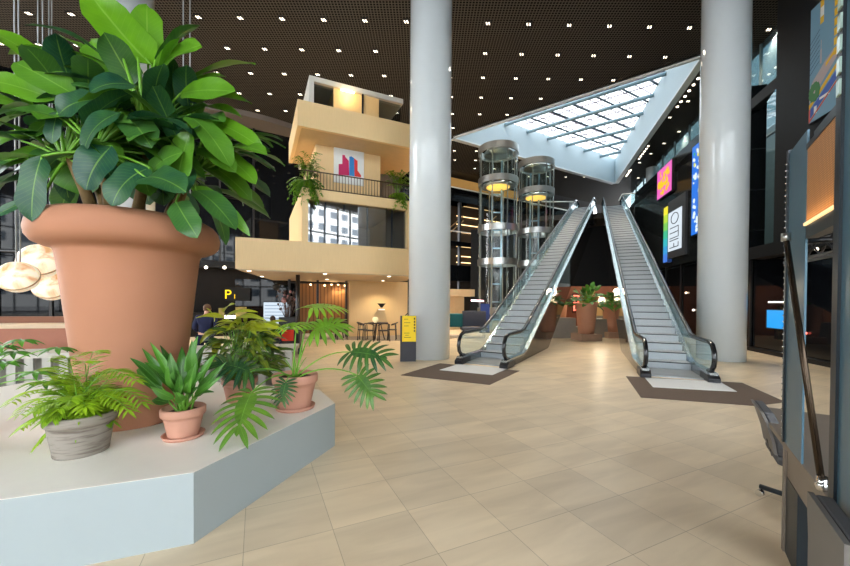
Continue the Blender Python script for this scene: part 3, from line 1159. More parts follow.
for k in range(5):
    c = yc + tv * 0.17 + tn * 0.004
    ink.box((c.x, c.y, 1.2 - 0.085 * k), (0.035, 0.004, 0.055), rz)
ink.build('lettering', M_black, tm)
# ============================================================ ESCALATORS
M_rubber = mat('handrail_rubber', (0.012, 0.012, 0.013, 1), 0.18, spec=0.6)
M_clad = mat('black_gloss_cladding', (0.010, 0.010, 0.011, 1), 0.04, spec=0.7)
M_deck = mat('deck_aluminium', (0.55, 0.60, 0.62, 1), 0.2, 0.9, 0.08, 10)
M_skirt = mat('skirt_steel', (0.30, 0.33, 0.35, 1), 0.25, 0.9, 0.08)
M_step = mat_grid('step_grooves', rgb(190, 194, 197), rgb(136, 142, 147), 0.018, 9.0, 0.006, 0.45)
M_edge = mat('comb_plate', rgb(150, 155, 158), 0.4, 0.6)
M_stepshade = mat('step_gap_shade', (0.03, 0.032, 0.035, 1), 0.6)
TANI = 0.459
S_IN, S_END, Z_TOP = 1.9, 20.85, 8.7


def escalator(label, C0, d, group):
    C0, d = Vector(C0), Vector(d).normalized()
    nL = Vector((-d.y, d.x))
    t = thing('escalator', label, 'escalator', (C0.x, C0.y, 0), group)

    def pt(s, o, z):
        p = C0 + d * s + nL * o
        return Vector((p.x, p.y, z))

    def zl(s):
        return 0.0 if s < S_IN else min((s - S_IN) * TANI, Z_TOP)

    for o0, o1 in ((0.55, 0.70), (-0.70, -0.55)):
        # black cladding of the truss on either side, then its underside
        prof = [(0.08, 0.0), (0.05, 0.16), (1.7, 0.16), (S_IN + 0.15, zl(S_IN + 0.15) + 0.16), (S_END, Z_TOP + 0.16), (S_END + 1.4, Z_TOP + 0.16), (S_END + 1.4, Z_TOP - 0.9),
                (S_END + 0.3, Z_TOP - 1.0), (5.0, 0.02), (4.95, 0.0)]
        mb = MB()
        mb.extrude([pt(s, o0, z) for s, z in prof], pt(0, o1, 0) - pt(0, o0, 0))
        mb.build('side_cladding', M_clad, t)
        # bright deck on the cladding with the glass standing in it
        dk = MB()
        a = [(0.05, 0.16), (1.7, 0.16), (S_IN + 0.15, zl(S_IN + 0.15) + 0.16), (S_END, Z_TOP + 0.16), (S_END + 1.4, Z_TOP + 0.16)]
        dk.extrude([pt(s, o0 + 0.003, z) for s, z in a] + [pt(s, o0 + 0.003, z + 0.05) for s, z in a[::-1]], pt(0, o1 - 0.006, 0) - pt(0, o0, 0))
        dk.build('deck', M_deck, t)
        om = (o0 + o1) / 2
        oin = 0.55 if om > 0 else -0.55
        sk = MB()
        b = [(0.15, 0.0), (1.7, 0.0), (S_IN + 0.15, zl(S_IN + 0.15) - 0.05), (S_END, Z_TOP - 0.05), (S_END + 1.4, Z_TOP - 0.05)]
        sk.extrude([pt(s, oin, z) for s, z in b] + [pt(s, oin, z + 0.21) for s, z in b[::-1]], pt(0, oin * 0.965, 0) - pt(0, oin, 0))
        sk.build('skirt', M_skirt, t)
        # handrail: newel loop at the foot, slope, level end at the top
        H = 0.84
        path = [(0.42, 0.2), (0.2, 0.24), (0.06, 0.36), (0.02, 0.5), (0.06, 0.66), (0.18, 0.79), (0.36, H), (1.5, H), (S_IN, H + 0.05), (S_IN + 0.4, H + 0.4 * TANI + 0.03)]
        path += [(S_IN + 0.4 + k * (S_END - S_IN - 0.6) / 8, H + (0.4 + k * (S_END - S_IN - 0.6) / 8) * TANI) for k in range(1, 9)]
        path += [(S_END + 0.4, Z_TOP + H), (S_END + 1.2, Z_TOP + H), (S_END + 1.4, Z_TOP + H - 0.12), (S_END + 1.4, Z_TOP + 0.3)]
        hm = MB().tube([pt(s, om, z) for s, z in path], 0.05, 10)
        hm.build('handrail', M_rubber, t)
        gp = [pt(s, om, z) for s, z in path[1:]]
        low = [(S_END + 1.3, Z_TOP + 0.2), (S_END, Z_TOP + 0.2), (S_IN + 0.15, zl(S_IN + 0.15) + 0.2), (1.7, 0.2), (0.3, 0.2)]
        up = path[1:-1]
        gm = MB()
        # strip of panes between deck and handrail
        ss = [0.2, 0.4, 0.8, 1.5, 1.9] + [1.9 + k * 1.187 for k in range(1, 17)] + [S_END + 1.2]

        def hi(s):
            for (s0, z0), (s1, z1) in zip(up[4:], up[5:]):
                if s0 <= s <= s1 and s1 > s0:
                    return z0 + (z1 - z0) * (s - s0) / (s1 - s0)
            return up[3][1]

        def lo(s):
            return 0.2 if s < S_IN else min(0.2 + zl(s), Z_TOP + 0.2)
        for a_, b_ in zip(ss, ss[1:]):
            za = hi(a_) if a_ > 0.3 else 0.72
            gm.quad(pt(a_, om, lo(a_)), pt(b_, om, lo(b_)), pt(b_, om, hi(b_)), pt(a_, om, za))
        gm.quad(pt(0.06, om, 0.36), pt(0.2, om, 0.22), pt(0.2, om, 0.72), pt(0.06, om, 0.62))
        gm.build('glass_balustrade', M_glass_bal, t)
        nb_ = MB()
        nb_.extrude([pt(-0.02, om - 0.1, z_) for z_ in ()] or [pt(0.0, om - 0.11, 0.0), pt(0.6, om - 0.11, 0.0), pt(0.6, om - 0.11, 0.17), pt(0.12, om - 0.11, 0.17), pt(0.0, om - 0.11, 0.09)], pt(0, om + 0.11, 0) - pt(0, om - 0.11, 0))
        nb_.build('newel_base', M_blackmetal, t, 0.01)
    us = MB()
    us.quad(pt(4.95, 0.55, 0.0), pt(4.95, -0.55, 0.0), pt(S_END + 0.3, -0.55, Z_TOP - 1.0), pt(S_END + 0.3, 0.55, Z_TOP - 1.0))
    us.build('underside', M_clad, t)
    # steps
    dz = 0.2
    run = dz / TANI
    k = 0
    while True:
        s = S_IN - 0.5 + k * run
        z = (k + 1) * dz
        if z > Z_TOP + 0.02:
            break
        mb = MB()
        q = [pt(s, 0.525, 0), pt(s, -0.525, 0), pt(s + run + 0.03, -0.525, 0), pt(s + run + 0.03, 0.525, 0)]
        # riser leans a little, tread flat, nose painted dark as shade between steps
        mb.prism([(p.x, p.y) for p in q], z - dz, z - 0.026)
        q2 = [pt(s - 0.004, 0.525, 0), pt(s - 0.004, -0.525, 0), pt(s + 0.03, -0.525, 0), pt(s + 0.03, 0.525, 0)]
        mb.prism([(p.x, p.y) for p in q2], z - 0.026, z, 1)
        q = [pt(s + 0.03, 0.525, 0), pt(s + 0.05, -0.525, 0), pt(s + run + 0.03, -0.525, 0), pt(s + run + 0.03, 0.525, 0)]
        mb.prism([(p.x, p.y) for p in q], z - 0.026, z)
        o = mb.build('step', [M_step, M_stepshade], t)
        k += 1
    fl = MB()
    q = [pt(0.3, 0.525, 0), pt(0.3, -0.525, 0), pt(S_IN - 0.5, -0.525, 0), pt(S_IN - 0.5, 0.525, 0)]
    fl.prism([(p.x, p.y) for p in q], 0.0, 0.03)
    fl.build('comb_plate', M_edge, t)
    q = [pt(S_END - 0.2, 0.525, 0), pt(S_END - 0.2, -0.525, 0), pt(S_END + 1.4, -0.525, 0), pt(S_END + 1.4, 0.525, 0)]
    MB().prism([(p.x, p.y) for p in q], Z_TOP - 0.12, Z_TOP + 0.01).build('upper_landing', M_edge, t)
    return t


escalator('left escalator of the pair, climbing past the glass lifts', (1.44, 9.4), (0.506, 0.862), 'escalators')
escalator('right escalator of the pair, rising beside the dark fascia with displays', (5.55, 7.87), (0.40, 0.9165), 'escalators')


def G(px, py, z=0.0):
    p = at(px, py, 1.0)
    k = (z - EYE) / (p.z - EYE)
    return (p.x * k, k)


M_mat = mat('brown_mat', rgb(96, 80, 68), 0.9, var=0.15, scale=30)
M_plate = mat('pale_landing', rgb(214, 216, 216), 0.5, var=0.03)
o = MB().prism([G(400.5, 375.3), G(489.5, 385), G(519.5, 371), G(440, 363.5)], 0.0, 0.008).build('entrance_mat', M_mat)
tag(o, 'dark brown mat at the foot of the left escalator', 'mat')
o = MB().prism([G(439.5, 370.4), G(492.4, 375.4), G(508, 368.9), G(458, 364.6)], 0.008, 0.014).build('landing_plate', M_plate)
tag(o, 'white landing plate on the mat at the left escalator', 'landing plate')
o = MB().prism([G(626, 376.5), G(641, 397.7), G(754, 406), G(786, 402.5), G(742, 383)], 0.0, 0.008).build('entrance_mat', M_mat)
tag(o, 'dark brown mat at the foot of the right escalator', 'mat')
o = MB().prism([G(645, 378.3), G(653, 387.6), G(737, 392.2), G(719, 382)], 0.008, 0.014).build('landing_plate', M_plate)
tag(o, 'white landing plate on the mat at the right escalator', 'landing plate')

# glass balustrade of the upper floor with pale top rails
ub = thing('upper_balustrade', 'pale railed glass balustrade at the head of the left escalator', 'balustrade', (9.4, 29.4, 8.7))
ub_r = MB().tube([(9.3, 29.2, 9.75), (11.7, 28.75, 9.62)], 0.05, 8)
ub_r.build('top_rail', mat('white_metal', rgb(235, 232, 225), 0.4), ub)
MB().quad((9.4, 29.25, 8.7), (11.7, 28.8, 8.7), (11.7, 28.8, 9.6), (9.4, 29.25, 9.7)).build('pane', M_glass, ub)
MB().box((11.65, 28.8, 9.2), (0.5, 0.1, 1.0), -0.2).build('end_post', mat('grey_metal', rgb(150, 158, 160), 0.4, 0.5), ub)
ub = thing('upper_balustrade', 'pale railed glass balustrade at the head of the right escalator', 'balustrade', (15.2, 28.2, 8.7))
MB().tube([(15.0, 28.2, 9.6), (15.3, 28.3, 10.1), (17.2, 27.6, 10.1), (17.8, 27.8, 9.9)], 0.05, 8).build('top_rail', MATS['white_metal'], ub)
MB().quad((15.3, 28.3, 8.7), (17.2, 27.6, 8.7), (17.2, 27.6, 10.05), (15.3, 28.3, 10.05)).build('pane', M_glass_bal, ub)

# ============================================================ GLASS LIFTS
def lift(label, c, r, ztop, levels, cabz):
    t = thing('glass_lift', label, 'lift', (c[0], c[1], 0), 'glass lifts')
    cc = (c[0], c[1], 0)
    g = MB().lathe([(r, 0.02), (r, ztop)], cc, 40, close=False)
    g.build('glass_tube', M_glass_green, t)
    for z, h in levels:
        mb = MB()
        mb.lathe([(r + 0.04, z - h / 2), (r + 0.04, z + h / 2), (r - 0.05, z + h / 2), (r - 0.05, z - h / 2), (r + 0.04, z - h / 2)], cc, 48, close=False, smooth=False)
        mb.build('steel_ring', M_steel, t)
    for k in range(8):
        a = 2 * PI * k / 8 + 0.3
        MB().box((c[0] + (r - 0.03) * math.cos(a), c[1] + (r - 0.03) * math.sin(a), ztop / 2), (0.05, 0.05, ztop), a).build('mullion', M_steel, t)
    gm = MB()
    for sx in (-0.28, 0.28):
        gm.box((c[0] + sx, c[1] + 0.35, ztop / 2 - 0.3), (0.09, 0.12, ztop - 0.6))
    for k in range(9):
        gm.box((c[0], c[1] + 0.35, 0.6 + k * ztop / 10), (0.6, 0.06, 0.08))
    gm.build('guide_rails', mat('pale_lift_steel', rgb(150, 178, 196), 0.3, 0.6), t)
    cab = MB().lathe([(0.0, cabz), (r * 0.78, cabz), (r * 0.78, cabz + 0.14), (0, cabz + 0.14)], cc, 32)
    cab.lathe([(0.0, cabz + 1.95), (r * 0.78, cabz + 1.95), (r * 0.7, cabz + 2.05), (0, cabz + 2.05)], cc, 32)
    cb_ = cab.build('cabin', M_steel, t)
    MB().lathe([(r * 0.76, cabz + 0.14), (r * 0.76, cabz + 1.95)], cc, 32, close=False).build('cabin_glass', M_glass_green, cb_)
    MB().lathe([(0.0, cabz - 0.02), (r * 0.6, cabz - 0.02), (r * 0.6, cabz)], cc, 24).build('floor_light', mat('lift_amber', rgb(255, 200, 70), 0.5, emit=0.5, ecol=(1, 0.62, 0.14, 1)), cb_)
    return t


lift('left glass lift with steel rings, the nearer and taller looking one', (4.28, 21.5), 1.13, 10.75, ((10.55, 0.40), (8.72, 0.36), (5.95, 0.36), (4.0, 0.36), (1.15, 0.36)), 8.45)
lift('right glass lift with steel rings, partly behind the left escalator', (7.35, 24.2), 1.13, 10.95, ((10.75, 0.40), (8.92, 0.36), (6.3, 0.36), (4.2, 0.36)), 8.6)
# ground level bits around the lifts
bl = thing('reception_kiosk', 'beige kiosk with a flat roof standing left of the lifts', 'kiosk', (2.2, 21.6, 0))
MB().box((1.45, 22.3, 1.0), (1.5, 1.2, 2.0), 0.42).build('body', mat('beige_panel', rgb(206, 184, 150), 0.6), bl)
MB().box((1.5, 22.15, 2.2), (2.4, 1.9, 0.42), 0.42).build('roof', mat('beige_roof', rgb(214, 190, 152), 0.6), bl)
so = thing('lounge_sofa', 'high backed grey and teal lounge sofa at the foot of the lifts', 'sofa', (2.05, 17.2, 0))
MB().box((2.35, 17.3, 0.87), (1.15, 0.12, 0.75), 0.1).build('high_back', mat('grey_felt', rgb(74, 78, 92), 0.9), so, 0.03)
MB().box((1.45, 17.2, 0.8), (0.62, 0.5, 0.62), 0.1).build('teal_end', mat('teal_felt', rgb(24, 92, 98), 0.9), so, 0.04)
MB().box((2.3, 16.95, 0.42), (1.2, 0.6, 0.14), 0.1).build('seat', mat('grey_felt', rgb(74, 78, 92), 0.9), so, 0.03)
for x, y in ((1.75, 16.75), (2.8, 16.85), (1.75, 17.3), (2.8, 17.4)):
    MB().tube([(x, y, 0), (x, y, 0.36)], 0.022, 6).build('leg', MATS['white_metal'], so)
np_ = MB().tube([(2.55, 19.9, 1.75), (3.25, 20.2, 1.72)], 0.05, 6).build('neon_tube', mat('pink_neon', (1, 0.5, 0.6, 1), emit=3, ecol=(1, 0.55, 0.6, 1)))
tag(np_, 'glowing pinkish neon tube between the beige kiosk and the left lift', 'neon light')
bb = thing('standing_banner', 'blue banner with a yellow patch at the base of the left lift', 'banner', (3.25, 19.6, 0))
MB().box((3.25, 19.6, 0.82), (0.5, 0.06, 1.5), 0.1).build('sheet', mat('blue_print', rgb(44, 70, 150), 0.6), bb)
MB().box((3.2, 19.56, 0.95), (0.13, 0.02, 0.42), 0.1).build('patch', M_yel, bb)
MB().box((3.25, 19.6, 0.035), (0.55, 0.3, 0.07), 0.1).build('foot', M_blackmetal, bb)

# ============================================================ RIGHT FACADE: DISPLAYS AND POSTER
WU = Vector((-0.2516, -0.9678, 0))     # reading direction along the wall (left to right as seen)


def wpanel(mb, y0, y1, z0, z1, o0, o1, mi=0):
    q = [wp(y0, 0, o0), wp(y1, 0, o0), wp(y1, 0, o1), wp(y0, 0, o1)]
    return mb.prism([(p.x, p.y) for p in q], z0, z1, mi)


def wface(mb, pts, off, th, mi=0):
    """flat patch on the wall given as (y, z) outline"""
    v = [wp(y, z, off) for y, z in pts]
    return mb.extrude(v, Vector((WN.x, WN.y, 0)) * th, mi)


def ledmat(name, c, e=0.5):
    return mat(name, (0.02, 0.02, 0.02, 1), 0.4, emit=e, ecol=c, var=0.02)


d1 = thing('wall_display', 'small pink and yellow lit display, topmost on the dark fascia', 'display', wp(19.6, 7.5))
wpanel(MB(), 18.6, 20.6, 7.45, 9.1, 0, 0.12).build('housing', M_black, d1)
wface(MB(), [(20.55, 7.5), (18.65, 7.5), (18.65, 9.05), (20.55, 9.05)], 0.12, 0.02).build('pink_screen', ledmat('screen_pink', rgb(236, 96, 190)), d1)
yy = MB()
random.seed(3)
for k in range(26):
    y, z, s = random.uniform(18.9, 20.3), random.uniform(7.7, 8.85), random.uniform(0.08, 0.2)
    wface(yy, [(y + s * math.cos(a), z + s * math.sin(a)) for a in [i * PI / 4 + random.random() * 0.5 for i in range(8)]], 0.14, 0.004 + 0.0005 * k)
yy.build('yellow_pattern', ledmat('screen_yellow', rgb(250, 196, 20)), d1)

d2 = thing('wall_display', 'tall white lit display with black outline letters and a rainbow edge strip', 'display', wp(18.4, 4.0))
wpanel(MB(), 17.1, 19.1, 4.0, 6.95, 0, 0.1).build('housing', mat('charcoal_frame', rgb(58, 62, 68), 0.5), d2)
wface(MB(), [(19.0, 4.35), (17.45, 4.35), (17.45, 6.35), (19.0, 6.35)], 0.1, 0.02).build('white_screen', ledmat('screen_white', rgb(214, 226, 236)), d2)
cols = [rgb(66, 120, 216), rgb(50, 150, 210), rgb(50, 180, 190), rgb(60, 185, 140), rgb(120, 200, 90), rgb(180, 215, 60), rgb(240, 226, 40)]
for k, c in enumerate(cols):
    z0 = 3.85 + k * 0.42
    wface(MB(), [(19.62, z0), (19.12, z0), (19.12, z0 + 0.42), (19.62, z0 + 0.42)], 0.1, 0.02).build('rainbow_strip', ledmat('screen_hue_%s' % 'abcdefg'[k], c), d2)
ltr = MB()


def stroke(pts, r=0.022):
    ltr.tube([wp(y, z, 0.125) for y, z in pts], r, 5)


stroke([(18.2 + 0.42 * math.cos(a), 5.95 + 0.27 * math.sin(a)) for a in [i * PI / 8 for i in range(17)]])
stroke([(18.75, 5.5), (17.75, 5.5), (17.75, 4.98), (18.75, 4.98)])
stroke([(18.75, 5.24), (17.75, 5.24)])
stroke([(18.75, 4.86), (17.75, 4.86)])
stroke([(18.75, 4.5), (17.75, 4.5), (17.75, 4.72)])
stroke([(18.25, 4.5), (18.25, 4.7)])
ltr.build('outline_letters', M_black, d2)

d3 = thing('wall_display', 'long blue banner display with white specks behind the right column', 'display', wp(15.6, 4.7))
wpanel(MB(), 14.8, 16.5, 4.7, 8.75, 0, 0.1).build('housing', M_black, d3)
wface(MB(), [(16.45, 4.75), (14.85, 4.75), (14.85, 8.7), (16.45, 8.7)], 0.1, 0.02).build('blue_screen', ledmat('screen_blue', rgb(20, 112, 220)), d3)
for nm, mcol, cnt in (('white_specks', rgb(225, 240, 250), 60), ('yellow_specks', rgb(230, 220, 40), 7), ('green_specks', rgb(40, 180, 90), 6)):
    sp_ = MB()
    for k in range(cnt):
        y, z, s = random.uniform(15.0, 16.3), random.uniform(4.9, 8.55), random.uniform(0.05, 0.12)
        wface(sp_, [(y + s * math.cos(a), z + s * math.sin(a) * random.uniform(0.6, 1.4)) for a in [i * PI / 3 for i in range(6)]], 0.12, 0.004 + 0.0003 * k)
    sp_.build(nm, ledmat('screen_' + nm, mcol), d3)

d4 = thing('wall_screen', 'bright plain blue screen low on the dark storefront beyond the right column', 'screen', wp(11.9, 0.85, -0.5))
wpanel(MB(), 11.5, 12.45, 0.85, 1.5, -0.55, -0.5).build('housing', M_black, d4)
wface(MB(), [(12.4, 0.88), (11.55, 0.88), (11.55, 1.47), (12.4, 1.47)], -0.5, 0.01).build('screen', ledmat('screen_cyan', rgb(0, 160, 245)), d4)
for i, (y, z, c, s) in enumerate(((11.25, 1.25, (1, 0.7, 0.3, 1), 0.05), (10.75, 0.83, (1, 0.15, 0.1, 1), 0.04), (15.6, 1.45, (1, 0.5, 0.2, 1), 0.07), (16.6, 1.45, (1, 0.8, 0.5, 1), 0.06), (17.6, 1.35, (1, 0.85, 0.7, 1), 0.05), (16.1, 2.0, (1, 0.75, 0.5, 1), 0.05), (18.4, 2.2, (1, 0.75, 0.5, 1), 0.05))):
    o = MB().ball((0, 0, 0), s, 8).build('indicator_lamp', mat('storefront_lamp_' + 'abcdefg'[i], c, emit=2, ecol=c))
    o.location = wp(y, z, -0.5)
    tag(o, 'tiny glowing lamp on the dark storefront, %s from the near end' % ordinal([10.75, 11.25, 15.6, 16.1, 16.6, 17.6, 18.4].index(y)), 'lamp', 'small lamps on the storefront')
# lit window slots above the screen
for i in range(6):
    o = MB()
    wpanel(o, 11.15 + 0.22 * i, 11.3 + 0.22 * i, 1.72, 1.76, -0.55, -0.52)
    t = o.build('slot_light', mat('slot_white', (1, 0.95, 0.85, 1), emit=2))
    tag(t, 'short white slot light above the blue screen, %s from the right' % ordinal(i), 'slot light', 'slot lights above the blue screen')

po = thing('city_poster', 'large illustrated city poster high on the black wall at the right', 'poster', wp(9.4, 6.5))
wpanel(MB(), 8.98, 9.87, 6.55, 9.62, 0.005, 0.08).build('backing', M_black, po)


def pp(mb, pts, off):
    """poster patch, pts in poster units u (left to right), v (bottom to top)"""
    return wface(mb, [(9.85 - u * 0.85, 6.57 + v * 3.03) for u, v in pts], 0.08, off)


def rect(u0, u1, v0, v1):
    return [(u0, v0), (u1, v0), (u1, v1), (u0, v1)]


pm = lambda n_, r, g, b: mat('poster_' + n_, rgb(r, g, b), 0.55, var=0.02)
pp(MB(), rect(0, 1, 0, 1), 0.01).build('sky_print', pm('sky', 112, 150, 172), po)
m = MB()
pp(m, [(0, 0.18), (1, 0.42), (1, 0.52), (0.62, 0.46), (0.15, 0.36), (0.0, 0.3)], 0.012)
pp(m, rect(0.39, 0.45, 0.46, 0.58), 0.012)
pp(m, rect(0.41, 0.43, 0.58, 0.66), 0.012)
m.build('road_print', pm('road', 176, 160, 158), po)
m = MB()
pp(m, rect(0.37, 0.5, 0.80, 1.0), 0.013)
for k in range(7):
    pp(m, rect(0.88, 1.0, 0.44 + k * 0.08, 0.50 + k * 0.08), 0.014)
pp(m, [(0, 0.12), (1, 0.33), (1, 0.37), (0, 0.16)], 0.014)
pp(m, [(0.6, 0.40), (0.98, 0.47), (0.98, 0.50), (0.6, 0.43)], 0.014)
m.build('yellow_print', pm('yellow', 226, 178, 40), po)
m = MB()
pp(m, [(0, 0.03), (1, 0.24), (1, 0.31), (0, 0.10)], 0.015)
m.build('blue_train', pm('blue', 60, 90, 168), po)
m = MB()
pp(m, rect(0.2, 0.3, 0.055, 0.12), 0.018)
pp(m, rect(0.4, 0.75, 0.15, 0.17), 0.018)
pp(m, rect(0.38, 0.5, 0.86, 0.94), 0.016)
m.build('white_print', pm('white', 220, 220, 215), po)
m = MB()
pp(m, [(0, 0.0), (0.05, 0.01), (0.05, 0.12), (0, 0.11)], 0.019)
pp(m, [(0, 0.0), (1, 0.21), (1, 0.225), (0, 0.015)], 0.019)
m.build('red_print', pm('red', 196, 84, 60), po)
m = MB()
for k in range(9):
    a = 2 * PI * k / 9
    pp(m, [(0.2 + 0.13 * math.cos(a) + 0.1 * math.cos(b), 0.25 + 0.05 * math.sin(a) + 0.04 * math.sin(b)) for b in [i * PI / 3 for i in range(6)]], 0.016 + 0.0004 * k)
m.build('tree_print', pm('green', 66, 122, 70), po)
m = MB()
for k in range(7):
    v = 0.42 + 0.045 * k
    pp(m, [(0, v), (0.36, v + 0.07), (0.36, v + 0.076), (0, v + 0.006)], 0.0135)
m.build('line_print', pm('line', 64, 84, 104), po)

# ============================================================ SIGNS AND BAR AT THE FAR LEFT
bar = thing('bar_front', 'long dark bar front under the spotlit canopy at the left rear', 'bar', (-10.5, 17.6, 0))
MB().slab((-14.0, 15.9), (-8.6, 18.4), 0, 3.3, 0.3).build('back_panel', mat('dark_oak', rgb(26, 21, 18), 0.6, var=0.3, spec=0.2), bar)
MB().slab((-14.4, 14.9), (-8.4, 17.5), 3.2, 3.5, 1.4).build('canopy', M_black, bar)
MB().slab((-13.4, 15.2), (-8.8, 17.2), 0, 1.1, 0.5).build('counter', mat('dark_oak', rgb(34, 27, 22), 0.35), bar)
for i, (px, py) in enumerate(((206, 273.5), (224.5, 273.5))):
    p = at(px, py, 16.2)
    o = MB().ball((0, 0, 0), 0.07, 10).build('canopy_spot', M_lens)
    o.location = (p.x, p.y, 3.14)
    tag(o, '%s warm spot under the dark bar canopy' % ('left' if i == 0 else 'right'), 'spotlight', 'spots under the bar canopy')
sgn = thing('letter_sign', 'yellow letter P sign with a small numeral on the dark bar', 'sign', at(223, 300, 15.8))
M_ylit = mat('yellow_lit', rgb(252, 214, 0), 0.5, emit=0.4, ecol=rgb(252, 214, 0))
sp0 = at(222.5, 298.5, 15.75)
MB().box(tuple(sp0 + Vector((0.45, 0.4, 0.2))), (1.0, 0.03, 0.6), 0.43).build('board', M_black, sgn)
text('P', 0.56, sp0 + Vector((0, 0.13, 0)), (0.907, 0.421, 0), (0, 0, 1), M_ylit, 'letter', sgn, 0.02)
text('1', 0.27, sp0 + Vector((0.40, 0.10, 0)), (0.907, 0.421, 0), (0, 0, 1), M_ylit, 'numeral', sgn, 0.02)
for i, (px0, px1, py0, py1, c, nm) in enumerate(((219, 224, 308, 318, rgb(120, 110, 50), 'olive'), (236, 246, 307, 318, rgb(130, 116, 52), 'ochre'))):
    a, b = at(px0, py1, 15.9), at(px1, py0, 15.9)
    o = MB().box(tuple((a + b) / 2), (b.x - a.x, 0.05, b.z - a.z), 0.43).build('backlit_panel', mat('panel_' + nm, c, 0.4, emit=0.15, ecol=c))
    tag(o, '%s coloured upright glass panel behind the bar, %s of the P sign' % (nm, ['left and below', 'right and below'][i]), 'panel')
a = at(230, 317, 15.6)
o = MB().box(tuple(a), (0.4, 0.06, 0.12), 0.43).build('counter_lamp', mat('counter_white', (1, 0.95, 0.8, 1), emit=6))
tag(o, 'small bright white lamp on the bar under the P sign', 'lamp')
iscr = thing('info_screen', 'large pale lit screen with fine lines at the left rear beside the pavilion', 'screen', at(277, 330, 14.6))
a, b = at(264.5, 331, 14.6), at(290, 302.5, 14.6)
cc = (a + b) / 2
MB().box(tuple(cc), (b.x - a.x + 0.06, 0.06, b.z - a.z + 0.06), 0.1).build('housing', M_black, iscr)
MB().box((cc.x, cc.y - 0.035, cc.z), (b.x - a.x, 0.01, b.z - a.z), 0.1).build('screen', ledmat('screen_pale', rgb(206, 222, 236), 0.5), iscr)
li = MB()
for k in range(8):
    li.box((cc.x - 0.05, cc.y - 0.043, a.z + 0.12 + k * 0.13), (0.85, 0.006, 0.025), 0.1)
li.build('lines', ledmat('screen_lines', rgb(120, 150, 186), 0.3), iscr)
MB().box((cc.x, cc.y, a.z / 2), (0.5, 0.07, a.z), 0.1).build('stand', M_blackmetal, iscr)
ds = thing('info_desk', 'dark desk in front of the pale screen with a red cloth edge', 'desk', (-4.6, 11.3, 0))
MB().box((-4.75, 11.6, 0.74), (1.9, 0.7, 0.05), 0.2).build('desk_top', M_dkwood, ds)
for x in (-5.5, -4.0):
    MB().box((x, 11.6, 0.36), (0.06, 0.6, 0.72), 0.2).build('leg', M_blackmetal, ds)
MB().box((-4.35, 11.27, 0.6), (0.5, 0.05, 0.34), 0.2).build('red_cloth', mat('red_cloth', rgb(226, 60, 36), 0.8), ds)

# ============================================================ KIOSK FRAME, DESK AND CHAIRS AT THE RIGHT
KD = Vector((0.57, 0.822, 0))             # along the desk edge, away from the camera
KN = Vector((0.822, -0.57, 0))            # to the right of the edge
KA = Vector((2.475, 2.48, 0))
M_teal = mat('blue_steel', rgb(68, 102, 120), 0.35, 0.1, 0.05)
M_taupe = mat('taupe_laminate', rgb(128, 116, 104), 0.5, var=0.05)
M_tealdark = mat('dark_steel', rgb(22, 34, 42), 0.4, 0.2)


def kb(mb, t0, t1, n0, n1, z0, z1, mi=0):
    q = [KA + KD * t0 + KN * n0, KA + KD * t1 + KN * n0, KA + KD * t1 + KN * n1, KA + KD * t0 + KN * n1]
    return mb.prism([(p.x, p.y) for p in q], z0, z1, mi)


kd = thing('counter_desk', 'long taupe counter desk at the right edge with a dark steel leg', 'desk', KA)
kb(MB(), -1.75, 1.05, 0, 0.8, 0.71, 0.75).build('desk_top', M_taupe, kd, 0.004)
kb(MB(), -1.7, 0.02, 0.015, 0.05, 0.52, 0.71).build('apron', M_taupe, kd)
kb(MB(), -0.02, 0.02, 0.0, 0.05, 0.0, 0.71).build('end_panel', M_taupe, kd)
kb(MB(), -0.30, -0.022, 0.012, 0.25, 0.0, 0.52).build('leg', M_tealdark, kd)
kb(MB(), 0.99, 1.04, 0.62, 0.75, 0.0, 0.71).build('leg', M_tealdark, kd)
kb(MB(), -1.74, -1.69, 0.6, 0.75, 0.0, 0.71).build('leg', M_tealdark, kd)

pa = thing('frame_panel', 'narrow blue steel upright of the kiosk frame, the farther one', 'frame panel', KA + Vector((0, 0, 0.75)))
kb(MB(), -0.42, -0.02, 0.0, 0.01, 0.75, 2.72).build('sheet', M_teal, pa)
ed = MB()
kb(ed, -0.02, 0.015, -0.01, 0.05, 0.752, 2.74)
ed.build('edge_strip', M_tealdark, pa)
dots = MB()
for k in range(44):
    p = KA + KN * -0.012
    dots.ball((p.x, p.y, 0.8 + 0.043 * k), 0.006, 5)
dots.build('bolt_heads', M_chrome, pa)
pb_ = thing('frame_panel', 'wide blue steel upright cut by the right edge, the nearer one', 'frame panel', KA + KD * -0.95 + Vector((0, 0, 0.75)))
kb(MB(), -1.6, -1.0, 0.0, 0.03, 0.752, 3.6).build('sheet', M_teal, pb_)
kb(MB(), -1.0, -0.93, -0.012, 0.05, 0.752, 3.6).build('edge_strip', M_tealdark, pb_)
gs = MB()
for k in range(7):
    kb(gs, -1.0, -0.96, -0.02, -0.012, 2.66 + 0.1 * k, 2.73 + 0.1 * k)
gs.build('glass_blocks', mat('pale_green_block', rgb(190, 218, 208), 0.2), pb_)
lbx = thing('light_board', 'glowing orange perforated board hung between the two steel uprights', 'light board', KA + KD * -0.6 + Vector((0, 0, 2.1)))
kb(MB(), -0.92, -0.43, 0.0, 0.02, 2.17, 2.60).build('board', mat_grid('perforated_board', rgb(206, 150, 92), rgb(150, 100, 56), 0.012, 0.012, 0.004, 0.5), lbx)
kb(MB(), -0.92, -0.43, -0.012, 0.01, 2.155, 2.17).build('light_strip', mat('board_strip', (1, 0.75, 0.4, 1), emit=0.5, ecol=(1, 0.68, 0.32, 1)), lbx)
kb(MB(), -0.925, -0.425, 0.0, 0.05, 2.08, 2.155).build('lower_rail', M_blackmetal, lbx)
